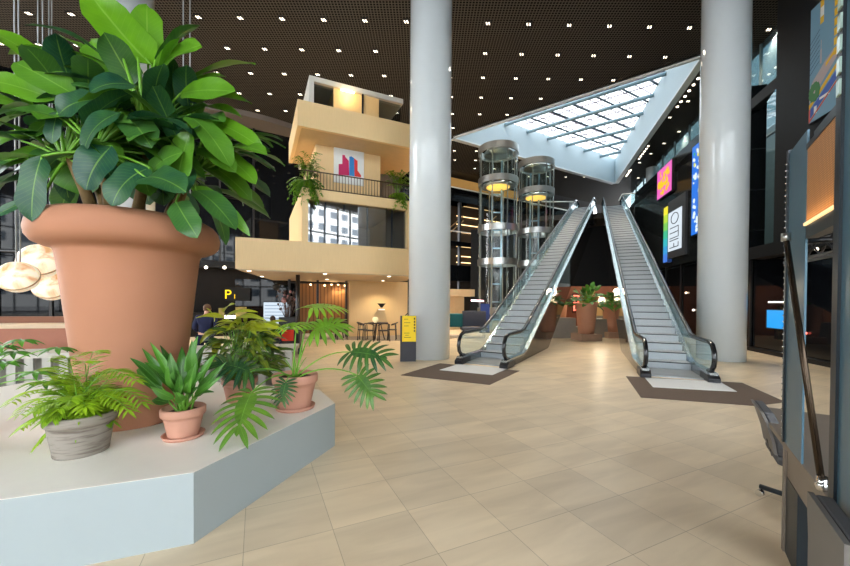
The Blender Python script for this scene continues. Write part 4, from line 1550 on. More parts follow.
kb(MB(), -0.925, -0.425, -0.005, 0.03, 2.60, 2.63).build('upper_rail', M_blackmetal, lbx)
kb(MB(), -0.925, -0.425, 0.026, 0.05, 2.6, 2.7).build('hanger', M_blackmetal, lbx)
ld = bpy.data.lights.new('light_strip_glow', 'AREA')
ld.shape = 'RECTANGLE'
ld.size, ld.size_y, ld.energy, ld.color = 0.48, 0.03, 0.25, (1, 0.66, 0.32)
lo_ = bpy.data.objects.new('light_strip_glow', ld)
p = KA + KD * -0.65 + KN * 0.01
lo_.location = (p.x - 0.03, p.y + 0.02, 2.17)
lo_.rotation_euler = (PI * 0.9, 0, math.atan2(0.822, 0.57))
C.objects.link(lo_)
tr = thing('lighting_truss', 'short black lattice truss behind the farther steel upright', 'truss', KA + KN * 0.35 + Vector((0, 0, 2.0)))
tm_ = MB()
t0, t1 = KA + KD * 0.75 + KN * 0.12, KA + KD * -0.9 + KN * 0.36
dd = (t1 - t0) / 9
for z in (2.04, 2.18):
    for o_ in (0.0, 0.1):
        tm_.tube([t0 + KN * o_ + Vector((0, 0, z)), t1 + KN * o_ + Vector((0, 0, z))], 0.012, 6)
for k in range(9):
    a = t0 + dd * k
    tm_.tube([a + Vector((0, 0, 2.04)), a + dd + Vector((0, 0, 2.18))], 0.007, 5)
    tm_.tube([a + Vector((0, 0, 2.18)), a + dd + Vector((0, 0, 2.04))], 0.007, 5)
tm_.build('lattice', M_blackmetal, tr)
for k in (2, 5):
    a = t0 + dd * k + KN * 0.05
    MB().ball((a.x, a.y, 2.1), 0.012, 8).build('lamp', M_lens, tr)
MB().tube([KA + KD * 0.02 + KN * 0.1 + Vector((0, 0, 2.12)), t0 + dd * 4 + Vector((0, 0, 2.12))], 0.02, 6).build('bracket', M_blackmetal, tr)
rd = thing('support_rod', 'long slanting black rod clamped to the counter desk', 'rod', at(822, 487, 1.87))
r0, r1 = at(786, 238, 2.30), at(822, 486, 1.83)
MB().tube([r0, r1], 0.0155, 10).build('rod', mat('bronze_rod', rgb(66, 54, 42), 0.25, 0.8), rd)
MB().tube([r0 - Vector((0, 0, 0.02)), r0 + Vector((0, 0, 0.03))], 0.024, 10).build('cap', M_steel, rd)
MB().tube([r1 + Vector((0, 0, 0.05)), (r1.x, r1.y, 0.752)], 0.022, 10).ball((r1.x, r1.y, 0.775), 0.028, 10).build('clamp', M_chrome, rd)


def office_chair(name, label, base, yaw, lean=1.0):
    """swivel chair; local +y is the way the sitter faces"""
    t = thing(name, label, 'office chair', (0, 0, 0))
    MF = mat('grey_upholstery', rgb(86, 86, 88), 0.8, var=0.1, scale=40)
    MF2 = mat('chair_back_shell', rgb(108, 104, 100), 0.55, var=0.05)
    seat = MB().box((0, 0.02, 0.46), (0.48, 0.48, 0.08))
    seat.build('seat', MF, t, 0.03)
    b = MB()
    prof = [(-0.21 - 0.085 * (1 - lean), 0.50 - 0.06 * (1 - lean)), (-0.23 - 0.065 * (1 - lean), 0.62), (-0.27 - 0.03 * (1 - lean), 0.76), (-0.30, 0.83)]
    for (y0, z0), (y1, z1) in zip(prof, prof[1:]):
        b.hexa([(-0.22, y0, z0), (0.22, y0, z0), (0.22, y0 + 0.06, z0), (-0.22, y0 + 0.06, z0)], [(-0.22, y1, z1), (0.22, y1, z1), (0.22, y1 + 0.06, z1), (-0.22, y1 + 0.06, z1)])
    b.build('backrest', MF, t, 0.012)
    s = MB()
    for (y0, z0), (y1, z1) in zip(prof, prof[1:]):
        s.hexa([(-0.225, y0 - 0.022, z0), (0.225, y0 - 0.022, z0), (0.225, y0 - 0.002, z0), (-0.225, y0 - 0.002, z0)], [(-0.225, y1 - 0.022, z1), (0.225, y1 - 0.022, z1), (0.225, y1 - 0.002, z1), (-0.225, y1 - 0.002, z1)])
    s.build('back_shell', MF2, t)
    MB().tube([(0, -0.02, 0.42), (0, -0.2, 0.44), (0, -0.225, 0.56)], 0.025, 8).build('back_bracket', M_blackmetal, t)
    MB().tube([(0, 0, 0.09), (0, 0, 0.43)], 0.028, 12).build('gas_column', M_blackmetal, t)
    for k in range(4):
        a = PI / 4 + k * PI / 2 + 0.25
        e = Vector((0.30 * math.cos(a), 0.30 * math.sin(a), 0.085))
        arm = MB().tube([(0, 0, 0.1), e], 0.022, 8).build('base_arm', M_tealdark, t)
        w = MB()
        for sx in (-0.014, 0.014):
            o_ = Vector((-math.sin(a), math.cos(a), 0)) * sx
            w.tube([e + o_ + Vector((0, 0, -0.057)) - o_ * 0.5, e + o_ * 1.6 + Vector((0, 0, -0.057))], 0.028, 12)
        w.build('caster', M_chrome, arm)
    t.location = base
    t.rotation_euler = (0, 0, yaw)
    return t


yaw = math.atan2(-0.57, 0.822) - PI / 2
office_chair('office_chair', 'grey office chair tucked against the far end of the counter desk', (3.09, 2.90, 0), yaw)
office_chair('office_chair', 'grey office chair in the near corner, cut by the frame edge', (1.915, 1.30, 0), yaw, 0.0)

# ============================================================ ALCOVE BETWEEN THE ESCALATORS
ns = thing('neon_sign', 'red neon sign of stacked strokes on the terracotta alcove wall', 'neon sign', at(577, 304, 20.3))
n0 = at(577, 303, 20.75)
mb = MB()
for dx, dz, h in ((-0.16, 0.0, 0.55), (0.08, 0.12, 0.36), (0.08, -0.32, 0.28)):
    mb.tube([n0 + Vector((dx, 0, dz - h / 1.2)), n0 + Vector((dx, 0, dz + h / 1.2))], 0.045, 6)
for dz in (0.42, 0.0, -0.4):
    mb.tube([n0 + Vector((-0.16, 0, dz)), n0 + Vector((0.08, 0, dz))], 0.04, 6)
mb.build('neon_strokes', mat('red_neon', (1, 0.25, 0.18, 1), emit=1.0, ecol=(1, 0.16, 0.10, 1)), ns)
MB().box(tuple(n0 + Vector((-0.04, 0.08, 0))), (0.4, 0.06, 1.1)).build('mount', M_black, ns)
gb = mat('grey_box', rgb(150, 146, 136), 0.7)
for px, w, h, yy_, lab in ((562, 1.1, 0.95, 17.2, 'grey box seat left of the middle alcove planter'), (574, 0.9, 0.42, 19.0, 'low grey box behind the alcove planters'), (600, 1.0, 0.9, 17.6, 'pale grey box seat right of the middle alcove planter')):
    p = at(px, HY, yy_)
    o = MB().box((0, 0, h / 2), (w, 0.6, h), 0.1).build('box_seat', gb, None, 0.01)
    o.location = (p.x, p.y, 0)
    tag(o, lab, 'box seat')
p = at(600.5, HY, 19.0)
cbx = thing('wooden_cabinet', 'small golden wooden cabinet with a globe lamp in the alcove', 'cabinet', (p.x, p.y, 0))
MB().box((p.x, p.y, 0.5), (0.9, 0.5, 1.0)).build('plinth', gb, cbx)
MB().box((p.x, p.y, 1.28), (0.75, 0.5, 0.56)).build('cabinet_body', M_wood2, cbx)
gl_ = MB().ball((0, 0, 0.2), 0.2, 16).lathe([(0.09, 0.0), (0.06, 0.04)], n=12).build('globe_lamp', mat('globe_glow', (1, 0.9, 0.7, 1), emit=0.5, ecol=(1, 0.85, 0.6, 1)))
gl_.location = (p.x + 0.08, p.y, 1.56)
gd = bpy.data.lights.new('globe_lamp_light', 'POINT')
gd.energy, gd.color, gd.shadow_soft_size = 45, (1, 0.84, 0.62), 0.2
go = bpy.data.objects.new('globe_lamp_light', gd)
go.location = (p.x - 0.15, p.y - 0.4, 2.2)
C.objects.link(go)
tag(gl_, 'glowing round globe lamp on the golden cabinet', 'lamp')
# ============================================================ PLANT PLATFORM
M_plat = mat('grey_laminate', rgb(160, 171, 174), 0.45, var=0.02)
pl = thing('plant_platform', 'low pale grey angular platform carrying the potted plants at the left', 'platform', (-1.6, 2.5, 0))
PC0 = (-1.60, 2.50)
ring = [PC0, (-1.045, 4.22), (-1.42, 4.86), (-5.6, 5.9), (-6.2, 1.4), (-4.4, 1.42)]
b = MB()
b.prism(ring, 0.0, 0.497)
b.build('sides', M_plat, pl)
b = MB()
b.prism(ring, 0.497, 0.5)
b.build('top_board', mat('lit_top_board', rgb(238, 232, 222), 0.45, var=0.03), pl)  # light falling on the top put into a paler colour than the sides

# slatted white bench and terracotta trough further back on the left
bn = thing('slatted_bench', 'white slatted bench behind the big terracotta pot', 'bench', (-5.5, 6.6, 0))
b = MB()
b.slab((-9.5, 5.3), (-2.5, 7.0), 0.70, 0.78, 0.7)
b.build('seat_board', mat('bench_white', rgb(190, 186, 176), 0.5), bn)
b = MB()
for k in range(30):
    q = Vector((-9.4, 5.36)) + Vector((7.0, 1.7)) * (k / 30)
    b.box((q.x, q.y, 0.35), (0.12, 0.05, 0.70), 0.238)
b.build('slats', mat('bench_slat', rgb(176, 174, 166), 0.5), bn)
MB().slab((-9.3, 5.6), (-2.7, 7.2), 0, 0.7, 0.1).build('back_board', mat('bench_back_grey', rgb(150, 146, 138), 0.7), bn)  # board behind the slats in a duller grey
tg = thing('terracotta_trough', 'long low terracotta trough with a wooden rim behind the slatted bench', 'trough', (-6.5, 7.8, 0))
MB().slab((-10.6, 6.9), (-5.7, 8.05), 0, 1.08, 0.6).build('body', mat('trough_clay', rgb(170, 112, 90), 0.7), tg)
MB().slab((-10.6, 6.88), (-5.68, 8.03), 1.08, 1.16, 0.66).build('rim', mat('pale_rim', rgb(214, 190, 160), 0.6), tg)
MB().slab((-10.4, 7.6), (-5.9, 8.65), 1.16, 1.3, 0.1).build('wooden_back', mat('oak_back', rgb(130, 80, 52), 0.5), tg)


# ============================================================ PLANTS
def blade(mb, p0, p1, w, hint=(0, -0.4, 1), arch=0.1, fold=0.12, tone=0.5, shape='oval', n=9, wave=0.0, twist=0.0, mi=0):
    """one leaf from stalk end p0 to tip p1: bowed along its length, folded along the midrib"""
    p0, p1 = Vector(p0), Vector(p1)
    L = (p1 - p0).length
    T = (p1 - p0).normalized()
    N = Vector(hint)
    N = (N - T * N.dot(T))
    if N.length < 1e-3:
        N = Vector((0.3, 0.2, 1)) - T * T.z
    N.normalize()
    if twist:
        N = (Matrix.Rotation(twist, 3, T) @ N)
    vs, uv, fs = [], [], []
    ph = random.uniform(0, 6)
    for i in range(n + 1):
        t = i / n
        c = p0 + (p1 - p0) * t + N * arch * L * 4 * t * (1 - t)
        tt = (p1 - p0) + N * arch * L * 4 * (1 - 2 * t)
        tt.normalize()
        S = tt.cross(N).normalized()
        NN = S.cross(tt).normalized()
        if shape == 'oval':
            k = max(0.0, math.sin(PI * t ** 0.85)) ** 0.62
        elif shape == 'banana':
            k = min(1, (t / 0.2)) ** 0.7 * min(1.0, max(0.0, (1 - t)) / 0.28) ** 0.55
        elif shape == 'lance':
            k = max(0.0, math.sin(PI * t ** 0.7)) ** 0.9
        else:
            k = max(0.0, (1 - t)) ** 0.5 * min(1, t / 0.1)
        h = max(w / 2 * k, 0.0008)
        for x in (-1, -0.55, 0, 0.55, 1):
            wv = wave * w * math.sin(9 * t + ph + x * 1.4) * abs(x)
            vs.append(c + S * x * h + NN * (fold * abs(x) * h + wv))
            uv.append((0.5 + x / 2, t))
    for i in range(n):
        for j in range(4):
            a = i * 5 + j
            fs.append((a, a + 1, a + 6, a + 5))
    mb.add(vs, fs, mi, uv, tone, True)


def stalk(mb, a, b, r0, r1, bow=0.1, n=6, mi=0):
    a, b = Vector(a), Vector(b)
    d = (b - a)
    up = Vector((0, 0, 1))
    pts = []
    for i in range(n + 1):
        t = i / n
        pts.append(a + d * t + up * bow * d.length * 4 * t * (1 - t))
    mb.tube(pts, r0, 6, mi, True, [r0 + (r1 - r0) * i / n for i in range(n + 1)])


LEAF_BIG = mat_leaf('leaf_paradise', rgb(26, 74, 58), rgb(104, 162, 22), rgb(136, 182, 80), 0.34, 0.22)
LEAF_PALM = mat_leaf('leaf_palm', rgb(64, 118, 18), rgb(172, 206, 44), rgb(176, 220, 80), 0.45, 0.3)
LEAF_DARK = mat_leaf('leaf_broad', rgb(28, 74, 24), rgb(96, 160, 50), rgb(130, 180, 90), 0.35, 0.15)
LEAF_MONST = mat_leaf('leaf_lobed', rgb(24, 70, 44), rgb(140, 190, 40), rgb(150, 200, 100), 0.35, 0.2)
LEAF_CROT = mat_leaf('leaf_croton', rgb(30, 80, 34), rgb(186, 194, 44), rgb(210, 196, 80), 0.4, 0.2)


def pot(parent, c, z, r_top, r_bot, h, m, rim=0.06, name='pot', wall=0.02):
    """thrown pot with a collar, hollow to the soil"""
    x, y = c
    rb = r_bot
    prof = [(0.001, 0), (rb, 0), (rb + 0.004, 0.01)]
    for k in range(1, 7):
        t = k / 6
        prof.append((rb + (r_top - 0.012 - rb) * t, (h - rim) * t))
    prof += [(r_top, h - rim), (r_top + 0.006, h - rim + 0.01), (r_top + 0.008, h - 0.01), (r_top, h), (r_top - wall, h), (r_top - wall - 0.01, h - 0.05), (0.001, h - 0.05)]
    MB().lathe(prof, (x, y, z), 40, close=False).build(name, m, parent)
    MB().lathe([(0.001, h - 0.045), (r_top - wall - 0.012, h - 0.045), (r_top - wall - 0.012, h - 0.06)], (x, y, z), 24, close=False).build('soil', M_soil, parent)


# ---- the giant pot with the bird of paradise
BX, BY = -2.92, 3.63
big = thing('giant_potted_plant', 'giant terracotta pot with a huge broad leaved plant towering over the platform', 'potted plant', (BX, BY, 0.5))
prof = [(0.001, 0), (0.395, 0), (0.405, 0.015), (0.445, 0.5), (0.49, 0.95), (0.54, 1.42), (0.565, 1.63), (0.585, 1.665), (0.65, 1.68), (0.71, 1.71), (0.745, 1.76), (0.755, 1.825), (0.74, 1.895), (0.70, 1.95), (0.64, 1.985), (0.57, 1.99), (0.53, 1.965), (0.51, 1.90), (0.001, 1.89)]
MB().lathe(prof, (BX, BY, 0.5), 72, close=False).build('pot', M_terra_big, big)
MB().lathe([(0.001, 1.915), (0.3, 1.92), (0.512, 1.91), (0.512, 1.88)], (BX, BY, 0.5), 32, close=False).build('soil', M_soil, big)
tk = MB()
random.seed(11)
stems = []
for k in range(7):
    a = 2 * PI * k / 7 + 0.3
    r = 0.0 if k == 6 else 0.26
    p = Vector((BX + r * math.cos(a), BY + r * math.sin(a), 2.39))
    top = p + Vector((0.25 * math.cos(a) * (r > 0) + (0.18 if k == 6 else 0), 0.2 * math.sin(a) * (r > 0), 0.55 + 0.25 * random.random() + (0.45 if k == 6 else 0)))
    tk.tube([p, (p + top) / 2 + Vector((0.02, 0, 0)), top], 0.05, 8, 0, True, [0.055, 0.045, 0.03])
    stems.append(top)
tk.build('trunks', M_trunk, big)
lv, ps = MB(), MB()
HERO = [
    # base px,py,Y, tip px,py,Y, width px, tone, arch, facing
    (152, 66, 3.5, 84, -14, 3.4, 40, 0.92, -0.06, 'c'), (148, 64, 3.6, 147, 5, 3.7, 27, 0.85, 0.02, 'c'), (152, 76, 3.4, 201, 45, 3.3, 40, 0.80, 0.05, 'c'),
    (180, 94, 3.4, 236, 92, 3.3, 27, 0.75, 0.05, 'c'), (186, 104, 3.6, 252, 104, 3.5, 17, 0.85, 0.12, 'u'), (190, 112, 3.6, 242, 118, 3.5, 18, 0.80, 0.12, 'u'),
    (208, 122, 3.6, 263, 150, 3.5, 20, 0.85, 0.1, 'c'), (188, 115, 3.3, 231, 168, 3.2, 26, 0.62, 0.1, 'c'), (214, 152, 3.6, 256, 184, 3.5, 22, 0.80, 0.1, 'c'),
    (178, 180, 3.3, 190, 132, 3.2, 30, 0.66, 0.03, 'c'), (148, 178, 3.3, 184, 152, 3.2, 26, 0.50, 0.1, 'c'),
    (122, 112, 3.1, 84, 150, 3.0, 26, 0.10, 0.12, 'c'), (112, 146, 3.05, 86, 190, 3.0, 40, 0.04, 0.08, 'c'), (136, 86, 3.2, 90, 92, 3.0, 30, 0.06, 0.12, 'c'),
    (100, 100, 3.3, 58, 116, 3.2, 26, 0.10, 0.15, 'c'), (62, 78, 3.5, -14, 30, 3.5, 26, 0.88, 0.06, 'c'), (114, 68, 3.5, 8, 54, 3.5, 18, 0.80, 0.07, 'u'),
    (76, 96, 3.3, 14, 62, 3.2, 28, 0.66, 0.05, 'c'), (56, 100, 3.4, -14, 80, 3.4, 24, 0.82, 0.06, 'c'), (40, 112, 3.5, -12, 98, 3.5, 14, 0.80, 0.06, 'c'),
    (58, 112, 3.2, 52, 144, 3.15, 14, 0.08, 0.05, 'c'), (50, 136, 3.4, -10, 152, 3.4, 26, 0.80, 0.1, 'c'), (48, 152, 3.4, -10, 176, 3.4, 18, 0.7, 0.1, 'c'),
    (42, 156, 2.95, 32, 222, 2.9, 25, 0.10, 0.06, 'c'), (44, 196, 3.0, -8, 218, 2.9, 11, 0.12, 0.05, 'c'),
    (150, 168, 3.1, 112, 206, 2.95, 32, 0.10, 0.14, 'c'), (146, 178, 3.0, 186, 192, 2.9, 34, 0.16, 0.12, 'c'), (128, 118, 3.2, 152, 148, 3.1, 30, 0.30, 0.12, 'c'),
    (176, 202, 3.1, 198, 238, 3.0, 24, 0.30, 0.06, 'c'), (190, 186, 3.4, 250, 236, 3.3, 14, 0.72, 0.12, 'c'), (196, 190, 3.3, 236, 230, 3.2, 24, 0.30, 0.1, 'c'),
    (112, 74, 3.5, 91, 40, 3.5, 27, 0.78, 0.03, 'c'), (60, 140, 3.5, 90, 195, 3.6, 40, 0.5, 0.05, 'c'), (168, 120, 3.5, 148, 138, 3.4, 34, 0.45, 0.1, 'c'),
    (70, 112, 3.4, 30, 140, 3.3, 22, 0.5, 0.08, 'c'), (200, 148, 3.5, 236, 172, 3.4, 22, 0.66, 0.1, 'c'), (186, 96, 3.7, 220, 74, 3.7, 18, 0.75, 0.05, 'c'),
    (140, 150, 3.85, 150, 205, 3.8, 40, 0.2, 0.05, 'c'), (166, 160, 3.85, 164, 206, 3.8, 34, 0.3, 0.05, 'c'), (112, 140, 3.85, 118, 200, 3.8, 36, 0.25, 0.05, 'c'),
    (96, 60, 3.7, 60, 36, 3.7, 18, 0.8, 0.05, 'u'), (128, 84, 3.8, 120, 50, 3.9, 26, 0.72, 0.03, 'c'), (64, 96, 3.8, 100, 100, 3.8, 30, 0.5, 0.05, 'c'),
]
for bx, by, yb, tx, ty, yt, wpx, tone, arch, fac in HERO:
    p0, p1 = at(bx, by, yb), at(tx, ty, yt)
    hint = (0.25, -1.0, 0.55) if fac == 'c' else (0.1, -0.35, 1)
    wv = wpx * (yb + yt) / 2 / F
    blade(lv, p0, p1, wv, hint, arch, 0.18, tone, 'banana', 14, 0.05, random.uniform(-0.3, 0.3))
    s = min(stems, key=lambda q: (q - p0).length)
    stalk(ps, s - Vector((0, 0, 0.12)), p0, 0.016, 0.009, 0.06)
    ps.tube([p0, p0 + (p1 - p0) * 0.1], 0.009, 5)
for k in range(230):
    s = random.choice(stems)
    a = random.uniform(0, 2 * PI)
    el = random.uniform(-0.35, 1.0)
    d = Vector((math.cos(a) * math.cos(el), math.sin(a) * math.cos(el), math.sin(el)))
    p0 = s + d * random.uniform(0.15, 0.5) + Vector((0, 0, random.uniform(-0.15, 0.35)))
    L = random.uniform(0.42, 0.78)
    p1 = p0 + d * L + Vector((0, 0, -random.uniform(0.0, 0.28)))
    if p1.y < 2.95 or p0.y < 3.1:
        continue
    if p1.z < 2.65 and math.hypot(p1.x - BX, p1.y - BY) < 0.9:
        continue
    blade(lv, p0, p1, random.uniform(0.15, 0.26), (random.uniform(-0.3, 0.3), -0.5, 1), random.uniform(0.05, 0.18), 0.2, random.choice((0.08, 0.15, 0.3, 0.45, 0.6, 0.7)), 'banana', 10, 0.045, random.uniform(-0.4, 0.4))
    stalk(ps, s - Vector((0, 0, 0.1)), p0, 0.014, 0.008, 0.05, 4)
for k in range(9):
    a = 2 * PI * k / 9
    b0 = at(144, 124, 3.45)
    ps.tube([b0, b0 + Vector((0.1 * math.cos(a), 0.06 * math.sin(a), 0.28)), b0 + Vector((0.22 * math.cos(a), 0.12 * math.sin(a), 0.55))], 0.02, 6, 0, True, [0.026, 0.016, 0.009])
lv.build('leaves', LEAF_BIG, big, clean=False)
ps.build('stalks', M_stem, big)

# ---- parlour palm in the weathered grey pot
M_grey = bpy.data.materials.new('weathered_pot')
MATS['weathered_pot'] = M_grey
M_grey.use_nodes = True
n_, l_ = M_grey.node_tree.nodes, M_grey.node_tree.links
p_ = n_['Principled BSDF']
tc_n = n_.new('ShaderNodeTexCoord')
mp_n = n_.new('ShaderNodeMapping')
mp_n.inputs['Scale'].default_value = (2, 2, 16)
mp_n.inputs['Rotation'].default_value = (0.12, 0.1, 0)
ns_n = n_.new('ShaderNodeTexNoise')
ns_n.inputs['Scale'].default_value = 3
ns_n.inputs['Detail'].default_value = 6
rp_n = n_.new('ShaderNodeValToRGB')
rp_n.color_ramp.elements[0].position, rp_n.color_ramp.elements[0].color = 0.35, rgb(112, 102, 92)
rp_n.color_ramp.elements[1].position, rp_n.color_ramp.elements[1].color = 0.52, rgb(146, 138, 128)
l_.new(tc_n.outputs['Object'], mp_n.inputs['Vector'])
l_.new(mp_n.outputs['Vector'], ns_n.inputs['Vector'])
l_.new(ns_n.outputs['Fac'], rp_n.inputs['Fac'])
l_.new(rp_n.outputs['Color'], p_.inputs['Base Color'])
p_.inputs['Roughness'].default_value = 0.8

pc = (-2.69, 2.83)
pp_ = thing('potted_palm', 'feathery bright green palm in a weathered grey pot at the platform front', 'potted plant', (pc[0], pc[1], 0.5))
pot(pp_, pc, 0.5, 0.215, 0.165, 0.31, M_grey, 0.07)
fr_, st_ = MB(), MB()
random.seed(5)


def frond(leafmb, stemmb, p0, p1, arch, nl, ll, lw, tone, droop=0.25):
    p0, p1 = Vector(p0), Vector(p1)
    L = (p1 - p0).length
    pts = [p0 + (p1 - p0) * t + Vector((0, 0, arch * L * 4 * t * (1 - t))) for t in [i / 10 for i in range(11)]]
    stemmb.tube(pts, 0.004, 5, 0, True, [0.005 - 0.0035 * i / 10 for i in range(11)])
    for i in range(nl):
        t = 0.3 + 0.7 * i / (nl - 1)
        k = min(int(t * 10), 9)
        c = pts[k] + (pts[k + 1] - pts[k]) * (t * 10 - k)
        T = (pts[k + 1] - pts[k]).normalized()
        side = T.cross(Vector((0, 0, 1)))
        if side.length < 0.05:
            side = Vector((1, 0, 0))
        side.normalize()
        l = ll * (0.55 + 0.45 * math.sin(PI * min(1, t * 0.9)))
        for s in (-1, 1):
            d = (side * s * 0.8 + T * 0.65 + Vector((0, 0, -droop * random.uniform(0.3, 1.3)))).normalized()
            blade(leafmb, c, c + d * l, lw, (0, -0.3, 1), 0.06, 0.2, tone + random.uniform(-0.15, 0.15), 'lance', 5)
    T = (pts[-1] - pts[-2]).normalized()
    blade(leafmb, pts[-1], pts[-1] + T * ll * 0.8, lw, (0, -0.3, 1), 0.02, 0.2, tone, 'lance', 5)


ends = [(12, 402), (22, 428), (40, 442), (48, 368), (66, 358), (84, 362), (104, 372), (126, 374), (136, 380), (142, 402), (128, 410), (112, 420), (96, 422), (76, 430), (60, 436), (30, 384), (96, 352), (56, 392), (86, 388), (70, 400), (108, 394), (46, 408), (20, 414), (118, 388), (34, 420), (90, 408), (74, 376), (60, 380), (100, 404), (84, 420)]
for k, (px, py) in enumerate(ends):
    base = Vector((pc[0] + random.uniform(-0.06, 0.06), pc[1] + random.uniform(-0.05, 0.05), 0.76))
    tip = at(px, py, pc[1] + random.uniform(-0.28, 0.22))
    frond(fr_, st_, base, tip, 0.22, 13, 0.13, 0.021, random.uniform(0.35, 0.95))
for k in range(34):
    a = random.uniform(0, 2 * PI)
    base = Vector((pc[0], pc[1], 0.76))
    r = random.uniform(0.1, 0.3)
    tip = base + Vector((r * math.cos(a), r * math.sin(a), random.uniform(0.05, 0.3)))
    frond(fr_, st_, base, tip, 0.25, 11, 0.12, 0.021, random.uniform(0.3, 0.85))
fr_.build('fronds', LEAF_PALM, pp_, clean=False)
st_.build('stems', M_stem, pp_)

# ---- broad dark green plant in a terracotta pot with saucer
c2 = (-2.11, 3.16)
p2 = thing('potted_shrub', 'dark green upright strap leaved plant in a small terracotta pot with saucer', 'potted plant', (c2[0], c2[1], 0.5))
M_terra_l = mat('terracotta_light', rgb(196, 144, 122), 0.7, var=0.06, scale=8, bump=0.1)
MB().lathe([(0.001, 0), (0.15, 0), (0.165, 0.03), (0.155, 0.03), (0.14, 0.012), (0.001, 0.012)], (c2[0], c2[1], 0.5), 36, close=False).build('saucer', M_terra_l, p2)
pot(p2, c2, 0.512, 0.165, 0.115, 0.25, M_terra_l, 0.07)
lv, ps = MB(), MB()
random.seed(21)
tips = [(130, 358, 0), (142, 348, 0.1), (150, 342, 0), (160, 345, 0.1), (170, 352, 0), (182, 346, 0.1), (192, 340, 0), (198, 336, 0.1), (210, 340, 0.2), (218, 352, 0.1), (226, 362, 0), (222, 376, 0), (144, 362, -0.1), (156, 372, -0.1), (168, 366, -0.15), (180, 372, -0.15), (196, 362, -0.1), (206, 370, -0.1), (150, 386, -0.2), (176, 392, -0.2), (214, 392, -0.1), (152, 400, 0.0), (204, 346, 0.2), (186, 356, 0.2), (174, 360, 0.2), (136, 368, 0.15), (164, 352, 0.15), (192, 376, -0.2), (200, 386, -0.15), (184, 384, -0.2)]
for px, py, dy in tips:
    b0 = Vector((c2[0] + random.uniform(-0.06, 0.06), c2[1] + random.uniform(-0.05, 0.05), 0.72))
    tip = at(px, py, c2[1] + dy)
    m_ = b0 + (tip - b0) * random.uniform(0.28, 0.42) + Vector((0, 0, 0.04))
    stalk(ps, b0, m_, 0.007, 0.004, 0.02, 4)
    blade(lv, m_, tip, random.uniform(0.065, 0.095), (0.2, -0.8, 0.6), 0.1, 0.3, random.uniform(0.1, 0.75), 'lance', 9, 0.04, random.uniform(-0.6, 0.6))
lv.build('leaves', LEAF_DARK, p2, clean=False)
ps.build('stalks', M_stem, p2)


def lobed(mb, c, tip, size, hint, tone, lobes=8, droop=0.2, bow=0.1):
    """deeply cut leaf: finger lobes fanning from the midrib"""
    c, tip = Vector(c), Vector(tip)
    T = (tip - c).normalized()
    L = (tip - c).length
    N = Vector(hint)
    N = (N - T * N.dot(T)).normalized()
    S = T.cross(N).normalized()

    def P(t):
        return c + T * L * t + N * bow * L * 4 * t * (1 - t) - Vector((0, 0, 1)) * droop * L * t * t
    # the uncut web along the midrib
    blade(mb, P(0), P(0.9), size * 0.36, N, bow, 0.1, tone, 'oval', 8)
    for i in range(lobes):
        t = 0.02 + 0.86 * i / (lobes - 1)
        ang = math.radians(128 - 100 * i / (lobes - 1))
        ll = size * (0.42 + 0.22 * math.sin(PI * (0.15 + 0.75 * t)))
        for s in (-1, 1):
            d = (S * s * math.sin(ang) + T * math.cos(ang) - N * 0.18 - Vector((0, 0, 0.12))).normalized()
            blade(mb, P(t), P(t) + d * ll, size * 0.115, N, 0.1, 0.15, tone + random.uniform(-0.08, 0.08), 'oval', 6, 0.03)
    blade(mb, P(0.86), P(1.0) + T * size * 0.1, size * 0.12, N, 0.05, 0.15, tone, 'oval', 6)


# ---- split leaf philodendron in the right hand terracotta pot
c3 = (-1.44, 4.02)
p3_ = thing('potted_philodendron', 'terracotta pot with long stalked deeply cut leaves at the platform right end', 'potted plant', (c3[0], c3[1], 0.5))
MB().lathe([(0.001, 0), (0.2, 0), (0.215, 0.035), (0.203, 0.035), (0.19, 0.012), (0.001, 0.012)], (c3[0], c3[1], 0.5), 36, close=False).build('saucer', M_terra_l, p3_)
pot(p3_, c3, 0.512, 0.235, 0.16, 0.37, M_terra_l, 0.09)
lv, ps = MB(), MB()
random.seed(33)
LOB = [  # leaf root px,py,Y   tip px,py,Y   size(m)  tone  facing
    (312, 308, 4.1, 334, 305, 4.3, 0.42, 0.85, (0, -0.35, 1)), (297, 323, 4.0, 292, 326, 3.75, 0.34, 0.98, (0, -0.5, 1)), (314, 330, 3.95, 338, 322, 4.1, 0.44, 0.55, (0.1, -0.6, 1)),
    (350, 352, 4.0, 384, 354, 3.9, 0.40, 0.10, (0.1, -0.8, 0.8)), (357, 375, 3.85, 372, 392, 3.75, 0.36, 0.25, (0.2, -1, 0.5)), (250, 372, 3.55, 218, 360, 3.5, 0.40, 0.05, (0, -0.5, 1)),
    (286, 382, 3.7, 282, 398, 3.6, 0.22, 0.10, (0.2, -1, 0.5)), (252, 392, 3.40, 238, 426, 2.98, 0.46, 0.42, (0.15, -1, 0.55))]
root = Vector((c3[0], c3[1], 0.84))
for bx, by, yb, tx, ty, yt, size, tone, hint in LOB:
    a, b_ = at(bx, by, yb), at(tx, ty, yt)
    stalk(ps, root + Vector((random.uniform(-0.04, 0.04), random.uniform(-0.04, 0.04), 0)), a, 0.010, 0.006, 0.12, 8)
    lobed(lv, a, b_, size, hint, tone, 8, 0.12, 0.06)
for k in range(4):
    a = k * 1.6 + 0.3
    stalk(ps, root, root + Vector((0.12 * math.cos(a), 0.1 * math.sin(a), 0.22)), 0.008, 0.003, 0.1, 5)
lv.build('leaves', LEAF_MONST, p3_, clean=False)
ps.build('stalks', M_stem, p3_)

